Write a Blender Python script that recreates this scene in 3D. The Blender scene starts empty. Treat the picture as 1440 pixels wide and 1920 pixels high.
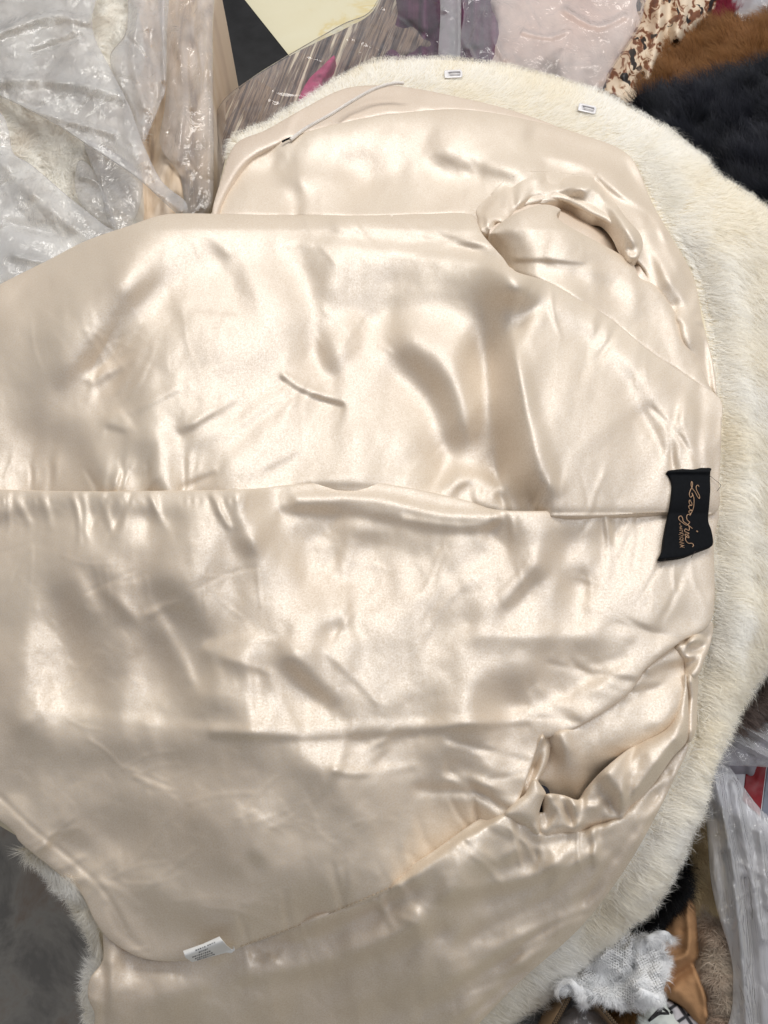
import bpy, math, random
import numpy as np
from mathutils import Vector

# ------------------------------------------------------------------ camera, world, lamps, exposure
SC = bpy.context.scene
COL = SC.collection
TILT = math.radians(25.0)
CAM = np.array([0.0, -0.284, 1.21])
LENS = 28.0
cam_d = bpy.data.cameras.new('camera'); cam = bpy.data.objects.new('camera', cam_d); COL.objects.link(cam)
cam_d.sensor_width = 36.0; cam_d.lens = LENS; cam_d.clip_start = 0.01; cam_d.clip_end = 100
cam.location = CAM; cam.rotation_euler = (TILT, 0, 0)
SC.camera = cam

world = bpy.data.worlds.new('World'); SC.world = world; world.use_nodes = True
bg = world.node_tree.nodes['Background']
bg.inputs[0].default_value = (0.95, 0.95, 1.0, 1); bg.inputs[1].default_value = 0.27

def area_lamp(name, loc, target, sx, sy, power, color):
    d = bpy.data.lights.new(name, 'AREA'); d.shape = 'RECTANGLE'; d.size = sx; d.size_y = sy
    d.energy = power; d.color = color
    o = bpy.data.objects.new(name, d); COL.objects.link(o); o.location = loc
    v = Vector(target) - Vector(loc); o.rotation_euler = v.to_track_quat('-Z', 'Y').to_euler()
    return o
area_lamp('shop_window_light', (0.40, 1.85, 2.85), (0, 0.1, 0.55), 2.4, 1.1, 44, (1.0, 0.98, 0.945))
area_lamp('ceiling_lamp', (1.25, 0.1, 2.6), (0.2, 0.1, 0.5), 0.9, 0.9, 12, (0.97, 0.98, 1.0))
area_lamp('ceiling_lamp', (-0.45, 1.7, 2.7), (0, 0.1, 0.55), 0.9, 0.6, 7, (1.0, 0.94, 0.85))

SC.view_settings.view_transform = 'Standard'; SC.view_settings.look = 'None'
SC.view_settings.exposure = 0.32; SC.view_settings.gamma = 1.0
SC.render.engine = 'CYCLES'
SC.cycles.max_bounces = 10; SC.cycles.diffuse_bounces = 10; SC.cycles.glossy_bounces = 4
SC.cycles.transmission_bounces = 6; SC.cycles.transparent_max_bounces = 24
SC.cycles.use_denoising = True

# ------------------------------------------------------------------ helpers: pixels, noise, sheets
IW, IH = 1440.0, 1920.0
ct, st = math.cos(TILT), math.sin(TILT)
MPP = 0.00045                                     # metres for one photo pixel near the coat

def P(u, v, h):
    """photo pixel + height above floor -> world point"""
    u = np.asarray(u, float); v = np.asarray(v, float); h = np.asarray(h, float)
    x = (u - IW / 2) / IH * 36.0 / LENS; y = -(v - IH / 2) / IH * 36.0 / LENS
    dy = y * ct + st; dz = y * st - ct
    t = (h - CAM[2]) / dz
    return np.stack([CAM[0] + x * t, CAM[1] + dy * t, CAM[2] + dz * t], -1)

def vnoise(x, y, seed=0):
    r = np.random.RandomState(seed); T = r.rand(128, 128) * 2 - 1
    xi = np.floor(x).astype(int); yi = np.floor(y).astype(int); fx = x - xi; fy = y - yi
    fx = fx * fx * fx * (fx * (fx * 6 - 15) + 10); fy = fy * fy * fy * (fy * (fy * 6 - 15) + 10)
    a = T[yi % 128, xi % 128]; b = T[yi % 128, (xi + 1) % 128]
    c = T[(yi + 1) % 128, xi % 128]; d = T[(yi + 1) % 128, (xi + 1) % 128]
    return (a * (1 - fx) + b * fx) * (1 - fy) + (c * (1 - fx) + d * fx) * fy

def fbm(x, y, seed=0, octv=4, gain=0.5):
    s = 0; a = 1.0
    for i in range(octv):
        c, n = math.cos(0.7 * i + .3), math.sin(0.7 * i + .3)
        s = s + a * vnoise((x * c - y * n) * 2 ** i + 17.3 * i, (x * n + y * c) * 2 ** i + 5.1 * i, seed + i); a *= gain
    return s

def ridged(x, y, seed=0, octv=4, gain=0.5):
    s = 0; a = 1.0
    for i in range(octv):
        c, n = math.cos(0.9 * i + .5), math.sin(0.9 * i + .5)
        s = s + a * (1 - 2.2 * np.abs(vnoise((x * c - y * n) * 2 ** i + 9.7 * i, (x * n + y * c) * 2 ** i + 3.3 * i, seed + i))); a *= gain
    return s

def facets(U, V, seed, n, x0, y0, x1, y1, slope=1.0):
    """crumpled film: the nearest of many small random planes"""
    r = np.random.RandomState(seed); px = r.uniform(x0, x1, n); py = r.uniform(y0, y1, n)
    gx, gy = r.normal(0, slope, n), r.normal(0, slope, n); off = r.normal(0, 6, n)
    best = np.full(U.shape, 1e9); h = np.zeros(U.shape); sec = best.copy(); h2 = h.copy()
    for i in range(n):
        dx, dy = U - px[i], V - py[i]; d = dx * dx + dy * dy; hh = gx[i] * dx + gy[i] * dy + off[i]
        m = d < best
        m2 = (~m) & (d < sec)
        sec = np.where(m, best, np.where(m2, d, sec)); h2 = np.where(m, h, np.where(m2, hh, h2))
        best = np.where(m, d, best); h = np.where(m, hh, h)
    w = np.clip((np.sqrt(sec) - np.sqrt(best)) / 4.0, 0, 1) * .5 + .5
    return h * w + h2 * (1 - w)

def catmull(pts, closed=True, sub=6):
    p = np.array(pts, float); n = len(p); out = []
    for i in range(n if closed else n - 1):
        p0 = p[(i - 1) % n] if closed or i > 0 else p[i]; p1 = p[i]; p2 = p[(i + 1) % n]
        p3 = p[(i + 2) % n] if closed or i + 2 < n else p2
        for k in range(sub):
            t = k / sub
            out.append(0.5 * (2 * p1 + (p2 - p0) * t + (2 * p0 - 5 * p1 + 4 * p2 - p3) * t * t + (3 * p1 - p0 - 3 * p2 + p3) * t ** 3))
    if not closed: out.append(p[-1])
    return np.array(out)

def seg_dist(U, V, pts, closed=False):
    """distance to a polyline and the nearest point on it"""
    D = np.full(U.shape, 1e18); NX = np.zeros(U.shape); NY = np.zeros(U.shape)
    n = len(pts)
    for i in range(n if closed else n - 1):
        ax, ay = pts[i]; bx, by = pts[(i + 1) % n]; ex, ey = bx - ax, by - ay
        L = ex * ex + ey * ey + 1e-9
        t = np.clip(((U - ax) * ex + (V - ay) * ey) / L, 0, 1); qx = ax + t * ex; qy = ay + t * ey
        d = (U - qx) ** 2 + (V - qy) ** 2; m = d < D
        D = np.where(m, d, D); NX = np.where(m, qx, NX); NY = np.where(m, qy, NY)
    return np.sqrt(D), NX, NY

def inside(U, V, poly):
    r = np.zeros(U.shape, bool); n = len(poly)
    for i in range(n):
        x1, y1 = poly[i]; x2, y2 = poly[(i + 1) % n]
        if y1 == y2: continue
        c = (y1 > V) != (y2 > V)
        r ^= c & (U < (x2 - x1) * (V - y1) / (y2 - y1) + x1)
    return r

def feat(U, V, fs):
    """sum of soft strokes and blobs drawn in photo pixels"""
    B = np.zeros(U.shape)
    for f in fs:
        if f[0] == 'g':
            _, x, y, sx, sy, a, amp = f; a = math.radians(a); c, s = math.cos(a), math.sin(a)
            dx, dy = U - x, V - y; p = (dx * c + dy * s) / sx; q = (-dx * s + dy * c) / sy
            B += amp * np.exp(-0.5 * (p * p + q * q))
        else:
            _, pts, w, amp = f
            pl = catmull(pts, False, 4) if len(pts) > 2 else np.array(pts, float)
            x0, y0 = pl.min(0) - 3.2 * w; x1, y1 = pl.max(0) + 3.2 * w
            m = (U > x0) & (U < x1) & (V > y0) & (V < y1)
            if m.any():
                d, _, _ = seg_dist(U[m], V[m], pl); B[m] += amp * np.exp(-0.5 * (d / w) ** 2)
    return B

def pulls(pts, n, l0, l1, a0, a1, amp, seed, w=(2.5, 6)):
    """tension creases leaving a seam"""
    r = random.Random(seed); c = catmull(pts, False, 12); out = []
    for _ in range(n):
        x, y = c[r.randrange(len(c))]; a = math.radians(r.uniform(a0, a1)); l = r.uniform(l0, l1); b = a + r.uniform(-.35, .35)
        mx_, my_ = x + math.cos(a) * l * .5, y + math.sin(a) * l * .5
        q = [(x, y), (mx_, my_), (mx_ + math.cos(b) * l * .5, my_ + math.sin(b) * l * .5)]
        ww = r.uniform(*w); s = amp * r.uniform(.5, 1.2)
        out += [('s', q, ww, s), ('s', [(u - math.sin(a) * ww * 1.6, v + math.cos(a) * ww * 1.6) for u, v in q], ww, -s * .8)]
    return out
LX, LY = 0.22, -0.975                             # towards the window, in picture directions
def relief(B, step, k=0.30, lam=0.05):
    """cloth relief whose slope towards the window follows B"""
    ny, nx = B.shape
    S = np.fft.fft2((B - B.mean()) * k * 3.0)
    KX, KY = np.meshgrid(np.fft.fftfreq(nx, step * MPP) * 2 * np.pi, np.fft.fftfreq(ny, step * MPP) * 2 * np.pi)
    kl = -(KX * LX + KY * LY)                       # bright = surface falls away towards the light
    den = kl ** 2 + lam * (KX ** 2 + KY ** 2) + 30.0
    return np.real(np.fft.ifft2(-1j * kl * S / den))

class Surf:
    """height sheet over a photo-pixel rectangle"""
    def __init__(s, poly, off=0.0, base=None, bright=(), raw=(), step=4, pad=80, roll=0.0, rollw=20, noise=0.0, nscale=60, seed=1,
                 k=0.30, smooth=True, extra=None, aniso=(1, 1), rollf=None, under=()):
        s.poly = catmull(poly) if smooth else np.array(poly, float)
        s.step = step
        x0, y0 = s.poly.min(0) - pad; x1, y1 = s.poly.max(0) + pad
        s.x0, s.y0 = x0, y0
        s.nx = int((x1 - x0) / step) + 1; s.ny = int((y1 - y0) / step) + 1
        s.U, s.V = np.meshgrid(x0 + np.arange(s.nx) * step, y0 + np.arange(s.ny) * step)
        s.ins = inside(s.U, s.V, s.poly)
        d, s.qx, s.qy = seg_dist(s.U, s.V, s.poly, True)
        s.d = np.where(s.ins, d, -d)
        h = (base or BASE)(s.U, s.V) + off
        B = feat(s.U, s.V, bright) if bright else np.zeros(s.U.shape)
        B = np.where(B > 0, .62 * B, 1.55 * B)
        if noise: B = B + noise * fbm(s.U / nscale * aniso[0], s.V / nscale * aniso[1], seed, 5, .62) + noise * .8 * np.clip(ridged((s.U + .3 * s.V) / 70, (s.V - .5 * s.U) / 30, seed + 50, 3) - .9, 0, 1) * np.clip(vnoise(s.U / 150, s.V / 150, seed + 60) + .25, 0, 1) * 2
        if bright or noise: h = h + relief(B, step, k)
        if raw: h = h + feat(s.U, s.V, raw)
        if roll: h = h - roll * np.exp(-np.clip(s.d, -3, None) / rollw) * (rollf(s.U, s.V) if rollf else 1)
        if extra is not None: h = h + extra(s.U, s.V, s.d)
        for pl in under:                          # tucked beneath the sheet lying over it
            c = catmull(pl); q, _, _ = seg_dist(s.U, s.V, c, True); q = np.where(inside(s.U, s.V, c), q, -q)
            h = h - .014 / (1 + np.exp(-np.clip((q - 7) / 2.5, -40, 40)))
        s.h = h
    def at(s, u, v):
        x = np.clip((np.asarray(u, float) - s.x0) / s.step, 0, s.nx - 1.001); y = np.clip((np.asarray(v, float) - s.y0) / s.step, 0, s.ny - 1.001)
        i = x.astype(int); j = y.astype(int); fx = x - i; fy = y - j; h = s.h
        return (h[j, i] * (1 - fx) + h[j, i + 1] * fx) * (1 - fy) + (h[j + 1, i] * (1 - fx) + h[j + 1, i + 1] * fx) * fy

def BASE(U, V):
    return 0.60 - 0.05 * ((V - 900) / 900.0) ** 2 - 0.03 * ((U - 650) / 700.0) ** 2 - .00025 * np.clip(430 - V, 0, None) - .115 * (np.clip(V - 1400, 0, None) / 600.0) ** 2

def link(name, me, mat, parent=None, label=None, category=None, group=None, kind=None):
    o = bpy.data.objects.new(name, me); COL.objects.link(o)
    if mat: me.materials.append(mat)
    if parent: o.parent = parent
    tag(o, label, category, group, kind)
    return o
def tag(o, label=None, category=None, group=None, kind=None):
    for k, v in (('label', label), ('category', category), ('group', group), ('kind', kind)):
        if v: o[k] = v
    return o
def thing(name, label, category, group=None):
    o = bpy.data.objects.new(name, None); COL.objects.link(o); return tag(o, label, category, group)

def mesh_np(name, verts, quads=None, tris=None, uv=None, smooth=True):
    me = bpy.data.meshes.new(name)
    nq = 0 if quads is None else len(quads); nt = 0 if tris is None else len(tris)
    me.vertices.add(len(verts)); me.vertices.foreach_set('co', np.ascontiguousarray(verts, np.float32).ravel())
    idx = np.concatenate([np.asarray(a, np.int32).ravel() for a in (quads, tris) if a is not None and len(a)])
    me.loops.add(len(idx)); me.loops.foreach_set('vertex_index', idx)
    me.polygons.add(nq + nt)
    ls = np.concatenate([np.arange(nq) * 4, nq * 4 + np.arange(nt) * 3]).astype(np.int32)
    me.polygons.foreach_set('loop_start', ls)
    if smooth: me.polygons.foreach_set('use_smooth', np.ones(nq + nt, bool))
    if uv is not None:
        l = me.uv_layers.new(name='px'); l.data.foreach_set('uv', np.ascontiguousarray(uv[idx], np.float32).ravel())
    me.update(calc_edges=True); me.validate()
    return me

def build(name, s, mat, parent=None, skirt=((1.5, .0006), (2.5, .003), (3, .012), (3, .03)), **kw):
    """mesh of a Surf inside its outline, with a rolled-down border"""
    ins = s.ins
    cell = ins[:-1, :-1] | ins[1:, :-1] | ins[:-1, 1:] | ins[1:, 1:]
    used = np.zeros(ins.shape, bool)
    used[:-1, :-1] |= cell; used[1:, :-1] |= cell; used[:-1, 1:] |= cell; used[1:, 1:] |= cell
    U = np.where(ins, s.U, s.qx); V = np.where(ins, s.V, s.qy)
    idm = -np.ones(ins.shape, int); idm[used] = np.arange(used.sum())
    u = U[used]; v = V[used]; h = s.at(u, v)
    co = P(u, v, h)
    j, i = np.nonzero(cell)
    quads = np.stack([idm[j, i], idm[j + 1, i], idm[j + 1, i + 1], idm[j, i + 1]], -1)
    uv = np.stack([u / 1000.0, v / 1000.0], -1)
    if skirt:
        e = np.concatenate([quads[:, [0, 1]], quads[:, [1, 2]], quads[:, [2, 3]], quads[:, [3, 0]]])
        key = np.sort(e, 1); kk = key[:, 0] * (len(u) + 1) + key[:, 1]
        _, first, cnt = np.unique(kk, return_index=True, return_counts=True)
        be = e[first[cnt == 1]]
        bv = np.unique(be); m = -np.ones(len(u), int); m[bv] = np.arange(len(bv))
        c = s.poly; nx = np.roll(c, -1, 0) - np.roll(c, 1, 0)
        area = 0.5 * np.sum(c[:, 0] * np.roll(c[:, 1], -1) - np.roll(c[:, 0], -1) * c[:, 1])
        nrm = np.stack([nx[:, 1], -nx[:, 0]], 1) * (1 if area > 0 else -1); nrm /= np.linalg.norm(nrm, axis=1)[:, None] + 1e-9
        best = np.zeros(len(bv), int); bd = np.full(len(bv), 1e18)
        for q in range(len(c)):
            dd = (u[bv] - c[q, 0]) ** 2 + (v[bv] - c[q, 1]) ** 2; t = dd < bd; bd[t] = dd[t]; best[t] = q
        nn = nrm[best]; out = np.stack([nn[:, 0], -nn[:, 1], 0 * nn[:, 0]], 1)
        rows = [bv]; base = len(u); allco = [co]; alluv = [uv]
        prev = None
        for q, (o_, d_) in enumerate(skirt):
            allco.append(co[bv] + out * (o_ * MPP) + np.array([0, 0, -d_])); alluv.append(uv[bv])
            cur = base + q * len(bv) + np.arange(len(bv))
            a = be[:, 0] if prev is None else prev[m[be[:, 0]]]; b = be[:, 1] if prev is None else prev[m[be[:, 1]]]
            quads = np.concatenate([quads, np.stack([b, a, cur[m[be[:, 0]]], cur[m[be[:, 1]]]], -1)])
            prev = cur
        co = np.concatenate(allco); uv = np.concatenate(alluv)
    return link(name, mesh_np(name, co, quads, None, uv), mat, parent, **kw)

def tube(name, pts, rad, mat, parent=None, sides=6, **kw):
    pts = np.asarray(pts, float); n = len(pts); rad = np.broadcast_to(rad, (n,))
    T = np.gradient(pts, axis=0); T /= np.linalg.norm(T, axis=1)[:, None] + 1e-12
    A = np.cross(T, [0.13, 0.21, 0.97]); A /= np.linalg.norm(A, axis=1)[:, None] + 1e-12; Bn = np.cross(T, A)
    a = np.arange(sides) * 2 * np.pi / sides
    co = (pts[:, None] + (A[:, None] * np.cos(a)[None, :, None] + Bn[:, None] * np.sin(a)[None, :, None]) * rad[:, None, None]).reshape(-1, 3)
    q = []
    for i in range(n - 1):
        for k in range(sides):
            q.append((i * sides + k, i * sides + (k + 1) % sides, (i + 1) * sides + (k + 1) % sides, (i + 1) * sides + k))
    t = [(0, k + 1, k) for k in range(1, sides - 1)] + [((n - 1) * sides, (n - 1) * sides + k, (n - 1) * sides + k + 1) for k in range(1, sides - 1)]
    return link(name, mesh_np(name, co, q, t), mat, parent, **kw)

def strands(name, hf, poly, n, length, dirf, mat, parent=None, lean=1.0, up=0.55, width=0.00028, seed=1, wild=0.35, clump=0.5,
            ca=(.8, .75, .62), cb=(.6, .5, .35), tip=None, curl=0.0, lift=0.0, dens=None, nblend=0.35, tintscale=70, lenf=None, **kw):
    """fur or pile: short tapering hairs rooted on the height function hf(u, v)"""
    r = np.random.RandomState(seed); poly = np.array(poly, float)
    x0, y0 = poly.min(0); x1, y1 = poly.max(0)
    u = np.empty(0); v = np.empty(0)
    while len(u) < n:
        a = r.uniform(x0, x1, n); b = r.uniform(y0, y1, n); m = inside(a, b, poly)
        if dens is not None: m &= r.rand(n) < dens(a, b)
        u = np.concatenate([u, a[m]]); v = np.concatenate([v, b[m]])
    u, v = u[:n], v[:n]
    h = hf(u, v); p = P(u, v, h - 0.0006)
    e = 5.0
    ax = P(u + e, v, hf(u + e, v)) - P(u - e, v, hf(u - e, v)); ay = P(u, v - e, hf(u, v - e)) - P(u, v + e, hf(u, v + e))
    N = np.cross(ax, ay); N /= np.linalg.norm(N, axis=1)[:, None]
    dx, dy = dirf(u, v)
    ang = np.arctan2(dy, dx) + clump * 1.6 * fbm(u / 34, v / 34, seed + 5, 2) + clump * 1.1 * vnoise(u / 9, v / 9, seed + 9) + r.normal(0, wild, n)
    C = np.stack([np.cos(ang), -np.sin(ang), 0 * ang], 1)
    C -= N * np.sum(C * N, 1)[:, None]; C /= np.linalg.norm(C, axis=1)[:, None] + 1e-9
    L = length * r.uniform(.6, 1.25, n) * (1 + .25 * vnoise(u / 25, v / 25, seed + 3))
    if lenf is not None: L = L * lenf(u, v)
    upj = up * r.uniform(.6, 1.4, n) + lift
    d1 = C * (lean * .55) + N * (upj * 1.5)[:, None]; d1 /= np.linalg.norm(d1, axis=1)[:, None]
    side = np.cross(N, C) * (curl * r.normal(0, 1, n))[:, None]
    d2 = C * lean + N * (upj * .45)[:, None] + side + np.array([0, 0, -.06]); d2 /= np.linalg.norm(d2, axis=1)[:, None]
    m1 = p + d1 * (L * .42)[:, None]; t1 = m1 + d2 * (L * .58)[:, None]
    ro = r.uniform(-.5, .5, n)
    S = np.cross(d1, N); S /= np.linalg.norm(S, axis=1)[:, None] + 1e-9
    S = S * np.cos(ro)[:, None] + np.cross(d1, S) * np.sin(ro)[:, None]
    w = (width * r.uniform(.7, 1.3, n))[:, None]
    co = np.stack([p - S * w * .5, p + S * w * .5, m1 + S * w * .42, m1 - S * w * .42, t1], 1).reshape(-1, 3)
    b = np.arange(n)[:, None] * 5
    quads = b + np.array([[0, 1, 2, 3]]); tris = b + np.array([[3, 2, 4]])
    me = mesh_np(name, co, quads, tris)
    f = np.clip(.5 + .75 * fbm(u / tintscale, v / tintscale, seed + 11, 3) + r.normal(0, .16, n), 0, 1)[:, None]
    c = np.array(ca)[None] * (1 - f) + np.array(cb)[None] * f
    c = c * r.uniform(.88, 1.08, n)[:, None]
    col = np.repeat(c[:, None, :], 5, 1)
    if tip is not None: col[:, 4] = col[:, 4] * .25 + np.array(tip) * .75
    col = np.concatenate([col, np.ones((n, 5, 1))], 2).reshape(-1, 4)
    at = me.attributes.new('tint', 'FLOAT_COLOR', 'POINT'); at.data.foreach_set('color', np.ascontiguousarray(col, np.float32).ravel())
    nr = N * (1 - nblend) + C * nblend * .6 + r.normal(0, .10, (n, 3)); nr /= np.linalg.norm(nr, axis=1)[:, None]
    an = me.attributes.new('coat_normal', 'FLOAT_VECTOR', 'POINT'); an.data.foreach_set('vector', np.ascontiguousarray(np.repeat(nr[:, None], 5, 1), np.float32).ravel())
    kw.setdefault('kind', 'stuff')
    return link(name, me, mat, parent, **kw)

# ------------------------------------------------------------------ materials
def new_mat(name):
    m = bpy.data.materials.new(name); m.use_nodes = True; nt = m.node_tree
    return m, nt, nt.nodes['Principled BSDF'], nt.nodes['Material Output']
def N_(nt, t, **kw):
    n = nt.nodes.new(t)
    for k, v in kw.items(): setattr(n, k, v)
    return n
def px_coord(nt, scale=(1, 1, 1), rot=0.0):
    uv = N_(nt, 'ShaderNodeUVMap', uv_map='px'); mp = N_(nt, 'ShaderNodeMapping')
    mp.inputs['Scale'].default_value = scale; mp.inputs['Rotation'].default_value = (0, 0, rot)
    nt.links.new(uv.outputs[0], mp.inputs[0]); return mp.outputs[0]
def noise_n(nt, vec, scale, detail=4, rough=.55, dist=0.0):
    n = N_(nt, 'ShaderNodeTexNoise'); n.inputs['Scale'].default_value = scale; n.inputs['Detail'].default_value = detail
    n.inputs['Roughness'].default_value = rough; n.inputs['Distortion'].default_value = dist
    if vec is not None: nt.links.new(vec, n.inputs['Vector'])
    return n.outputs['Fac']
def ramp(nt, fac, stops, interp='LINEAR'):
    r = N_(nt, 'ShaderNodeValToRGB'); cr = r.color_ramp; cr.interpolation = interp
    while len(cr.elements) < len(stops): cr.elements.new(0.5)
    for e, (p, c) in zip(cr.elements, stops): e.position = p; e.color = (*c, 1)
    nt.links.new(fac, r.inputs[0]); return r.outputs[0]
def bump(nt, fac, strength, dist, bsdf):
    b = N_(nt, 'ShaderNodeBump'); b.inputs['Strength'].default_value = strength; b.inputs['Distance'].default_value = dist
    nt.links.new(fac, b.inputs['Height']); nt.links.new(b.outputs[0], bsdf.inputs['Normal']); return b

def simple(name, col, rough=.5, spec=.5, var=.12, scale=60, bmp=0.0, bscale=900, metallic=0.0, coat=0.0):
    m, nt, b, _ = new_mat(name)
    tc = N_(nt, 'ShaderNodeTexCoord').outputs['Object']
    c2 = tuple(max(0, x * (1 - 2 * var)) for x in col)
    nt.links.new(ramp(nt, noise_n(nt, tc, scale), [(.3, col), (.75, c2)]), b.inputs['Base Color'])
    b.inputs['Roughness'].default_value = rough; b.inputs['Specular IOR Level'].default_value = spec
    b.inputs['Metallic'].default_value = metallic; b.inputs['Coat Weight'].default_value = coat
    if bmp: bump(nt, noise_n(nt, tc, bscale, 3), bmp, .0006, b)
    return m

def satin(name, col):
    m, nt, b, out = new_mat(name)
    tc = N_(nt, 'ShaderNodeTexCoord').outputs['Object']
    grain = noise_n(nt, tc, 1500, 2, .7)
    big = noise_n(nt, tc, 9, 3)
    c2 = (col[0] * .93, col[1] * .90, col[2] * .88)
    nt.links.new(ramp(nt, big, [(.35, col), (.7, c2)]), b.inputs['Base Color'])
    b.inputs['Specular IOR Level'].default_value = .3
    b.inputs['Roughness'].default_value = .6
    gl = N_(nt, 'ShaderNodeBsdfGlossy'); gl.inputs['Roughness'].default_value = .53; gl.inputs['Color'].default_value = (.96, .92, .88, 1)
    bp = bump(nt, grain, .4, .0005, b); nt.links.new(bp.outputs[0], gl.inputs['Normal'])
    mx = N_(nt, 'ShaderNodeMixShader'); gm = N_(nt, 'ShaderNodeMapRange'); gm.inputs[1].default_value = .3; gm.inputs[2].default_value = .7; gm.inputs[3].default_value = .06; gm.inputs[4].default_value = .52
    nt.links.new(noise_n(nt, tc, 760, 2, .8), gm.inputs[0]); nt.links.new(gm.outputs[0], mx.inputs[0])
    nt.links.new(b.outputs[0], mx.inputs[1]); nt.links.new(gl.outputs[0], mx.inputs[2]); nt.links.new(mx.outputs[0], out.inputs[0])
    return m

def fur_mat(name, rough=.55, trans=.1, spec=.2):
    m, nt, b, out = new_mat(name)
    a = N_(nt, 'ShaderNodeAttribute', attribute_name='tint'); an = N_(nt, 'ShaderNodeAttribute', attribute_name='coat_normal')
    nt.links.new(a.outputs['Color'], b.inputs['Base Color'])
    b.inputs['Roughness'].default_value = rough; b.inputs['Specular IOR Level'].default_value = spec
    t = N_(nt, 'ShaderNodeBsdfTranslucent'); nt.links.new(a.outputs['Color'], t.inputs[0])
    mx = N_(nt, 'ShaderNodeMixShader'); mx.inputs[0].default_value = trans
    nt.links.new(b.outputs[0], mx.inputs[1]); nt.links.new(t.outputs[0], mx.inputs[2]); nt.links.new(mx.outputs[0], out.inputs[0])
    return m

def film(name, alpha, tint=(.9, .91, .95), rough=.16, crinkle=.35, cscale=90, edge=.38, stretch=(1.7, .8, 1)):
    """thin clear polythene: mostly see-through, hazy, with sharp wrinkle glints"""
    m, nt, b, out = new_mat(name)
    tc = N_(nt, 'ShaderNodeTexCoord').outputs['Object']
    b.inputs['Base Color'].default_value = (*tint, 1); b.inputs['Roughness'].default_value = rough
    b.inputs['Specular IOR Level'].default_value = .6
    mp = N_(nt, 'ShaderNodeMapping'); mp.inputs['Scale'].default_value = stretch; mp.inputs['Rotation'].default_value = (0, 0, .35 if stretch[0] < 3 else -.12); nt.links.new(tc, mp.inputs[0])
    f = noise_n(nt, mp.outputs[0], cscale, 3, .6, 1.2)
    sb = N_(nt, 'ShaderNodeMath', operation='SUBTRACT'); sb.inputs[1].default_value = .5; nt.links.new(f, sb.inputs[0])
    ab = N_(nt, 'ShaderNodeMath', operation='ABSOLUTE'); nt.links.new(sb.outputs[0], ab.inputs[0])
    bp = bump(nt, ab.outputs[0], crinkle, .012, b)
    tl = N_(nt, 'ShaderNodeBsdfTranslucent'); tl.inputs[0].default_value = (*tint, 1)
    m1 = N_(nt, 'ShaderNodeMixShader'); m1.inputs[0].default_value = .25
    nt.links.new(b.outputs[0], m1.inputs[1]); nt.links.new(tl.outputs[0], m1.inputs[2])
    tr = N_(nt, 'ShaderNodeBsdfTransparent'); tr.inputs[0].default_value = (.96, .96, .98, 1)
    lw = N_(nt, 'ShaderNodeLayerWeight'); lw.inputs[0].default_value = .35; nt.links.new(bp.outputs[0], lw.inputs['Normal'])
    ma = N_(nt, 'ShaderNodeMath', operation='MULTIPLY_ADD'); ma.inputs[1].default_value = edge; ma.inputs[2].default_value = alpha
    nt.links.new(lw.outputs['Facing'], ma.inputs[0]); ma.use_clamp = True
    m2 = N_(nt, 'ShaderNodeMixShader'); nt.links.new(ma.outputs[0], m2.inputs[0])
    nt.links.new(tr.outputs[0], m2.inputs[1]); nt.links.new(m1.outputs[0], m2.inputs[2])
    gl = N_(nt, 'ShaderNodeBsdfGlossy'); gl.inputs['Roughness'].default_value = .09; nt.links.new(bp.outputs[0], gl.inputs['Normal'])
    fr = N_(nt, 'ShaderNodeFresnel'); fr.inputs[0].default_value = 1.5; nt.links.new(bp.outputs[0], fr.inputs['Normal'])
    fm = N_(nt, 'ShaderNodeMath', operation='MULTIPLY'); fm.inputs[1].default_value = 1.3; fm.use_clamp = True; nt.links.new(fr.outputs[0], fm.inputs[0])
    m3 = N_(nt, 'ShaderNodeMixShader'); nt.links.new(fm.outputs[0], m3.inputs[0])
    nt.links.new(m2.outputs[0], m3.inputs[1]); nt.links.new(gl.outputs[0], m3.inputs[2]); nt.links.new(m3.outputs[0], out.inputs[0])
    return m

SATIN = satin('champagne_satin', (.655, .54, .40))
SATIN2 = satin('champagne_satin_facing', (.66, .53, .40))
FUR = fur_mat('fur_hairs')
HIDE = simple('cream_underfur', (.72, .64, .48), .9, .1, .08, 80)
FILM = film('clear_polythene', .08, crinkle=.35, cscale=34, edge=.30)
FILM_MILKY = film('milky_polythene', .22, tint=(.97, .975, .99), crinkle=.26, cscale=85, edge=.36)
FILM_LONG = film('hanging_polythene', .34, tint=(.94, .95, .98), crinkle=.55, cscale=24, edge=.34, stretch=(4.0, .45, 1))
FILM_CLEAR = film('glossy_polythene', .01, crinkle=.25, cscale=12, edge=.14)

# ------------------------------------------------------------------ the setting: floor
def marble():
    m, nt, b, _ = new_mat('cream_marble')
    tc = N_(nt, 'ShaderNodeTexCoord').outputs['Object']
    v = noise_n(nt, tc, 4.5, 5, .62, .9)
    nt.links.new(ramp(nt, v, [(.30, (.84, .79, .58)), (.52, (.82, .76, .54)), (.60, (.78, .66, .36)), (.66, (.84, .79, .58)), (.8, (.86, .82, .66))]), b.inputs['Base Color'])
    b.inputs['Roughness'].default_value = .25
    return m
floor = link('floor', mesh_np('floor', np.array([(-8, -6, 0), (8, -6, 0), (8, 10, 0), (-8, 10, 0)], float), [(0, 1, 2, 3)]), marble(), kind='structure')

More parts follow.
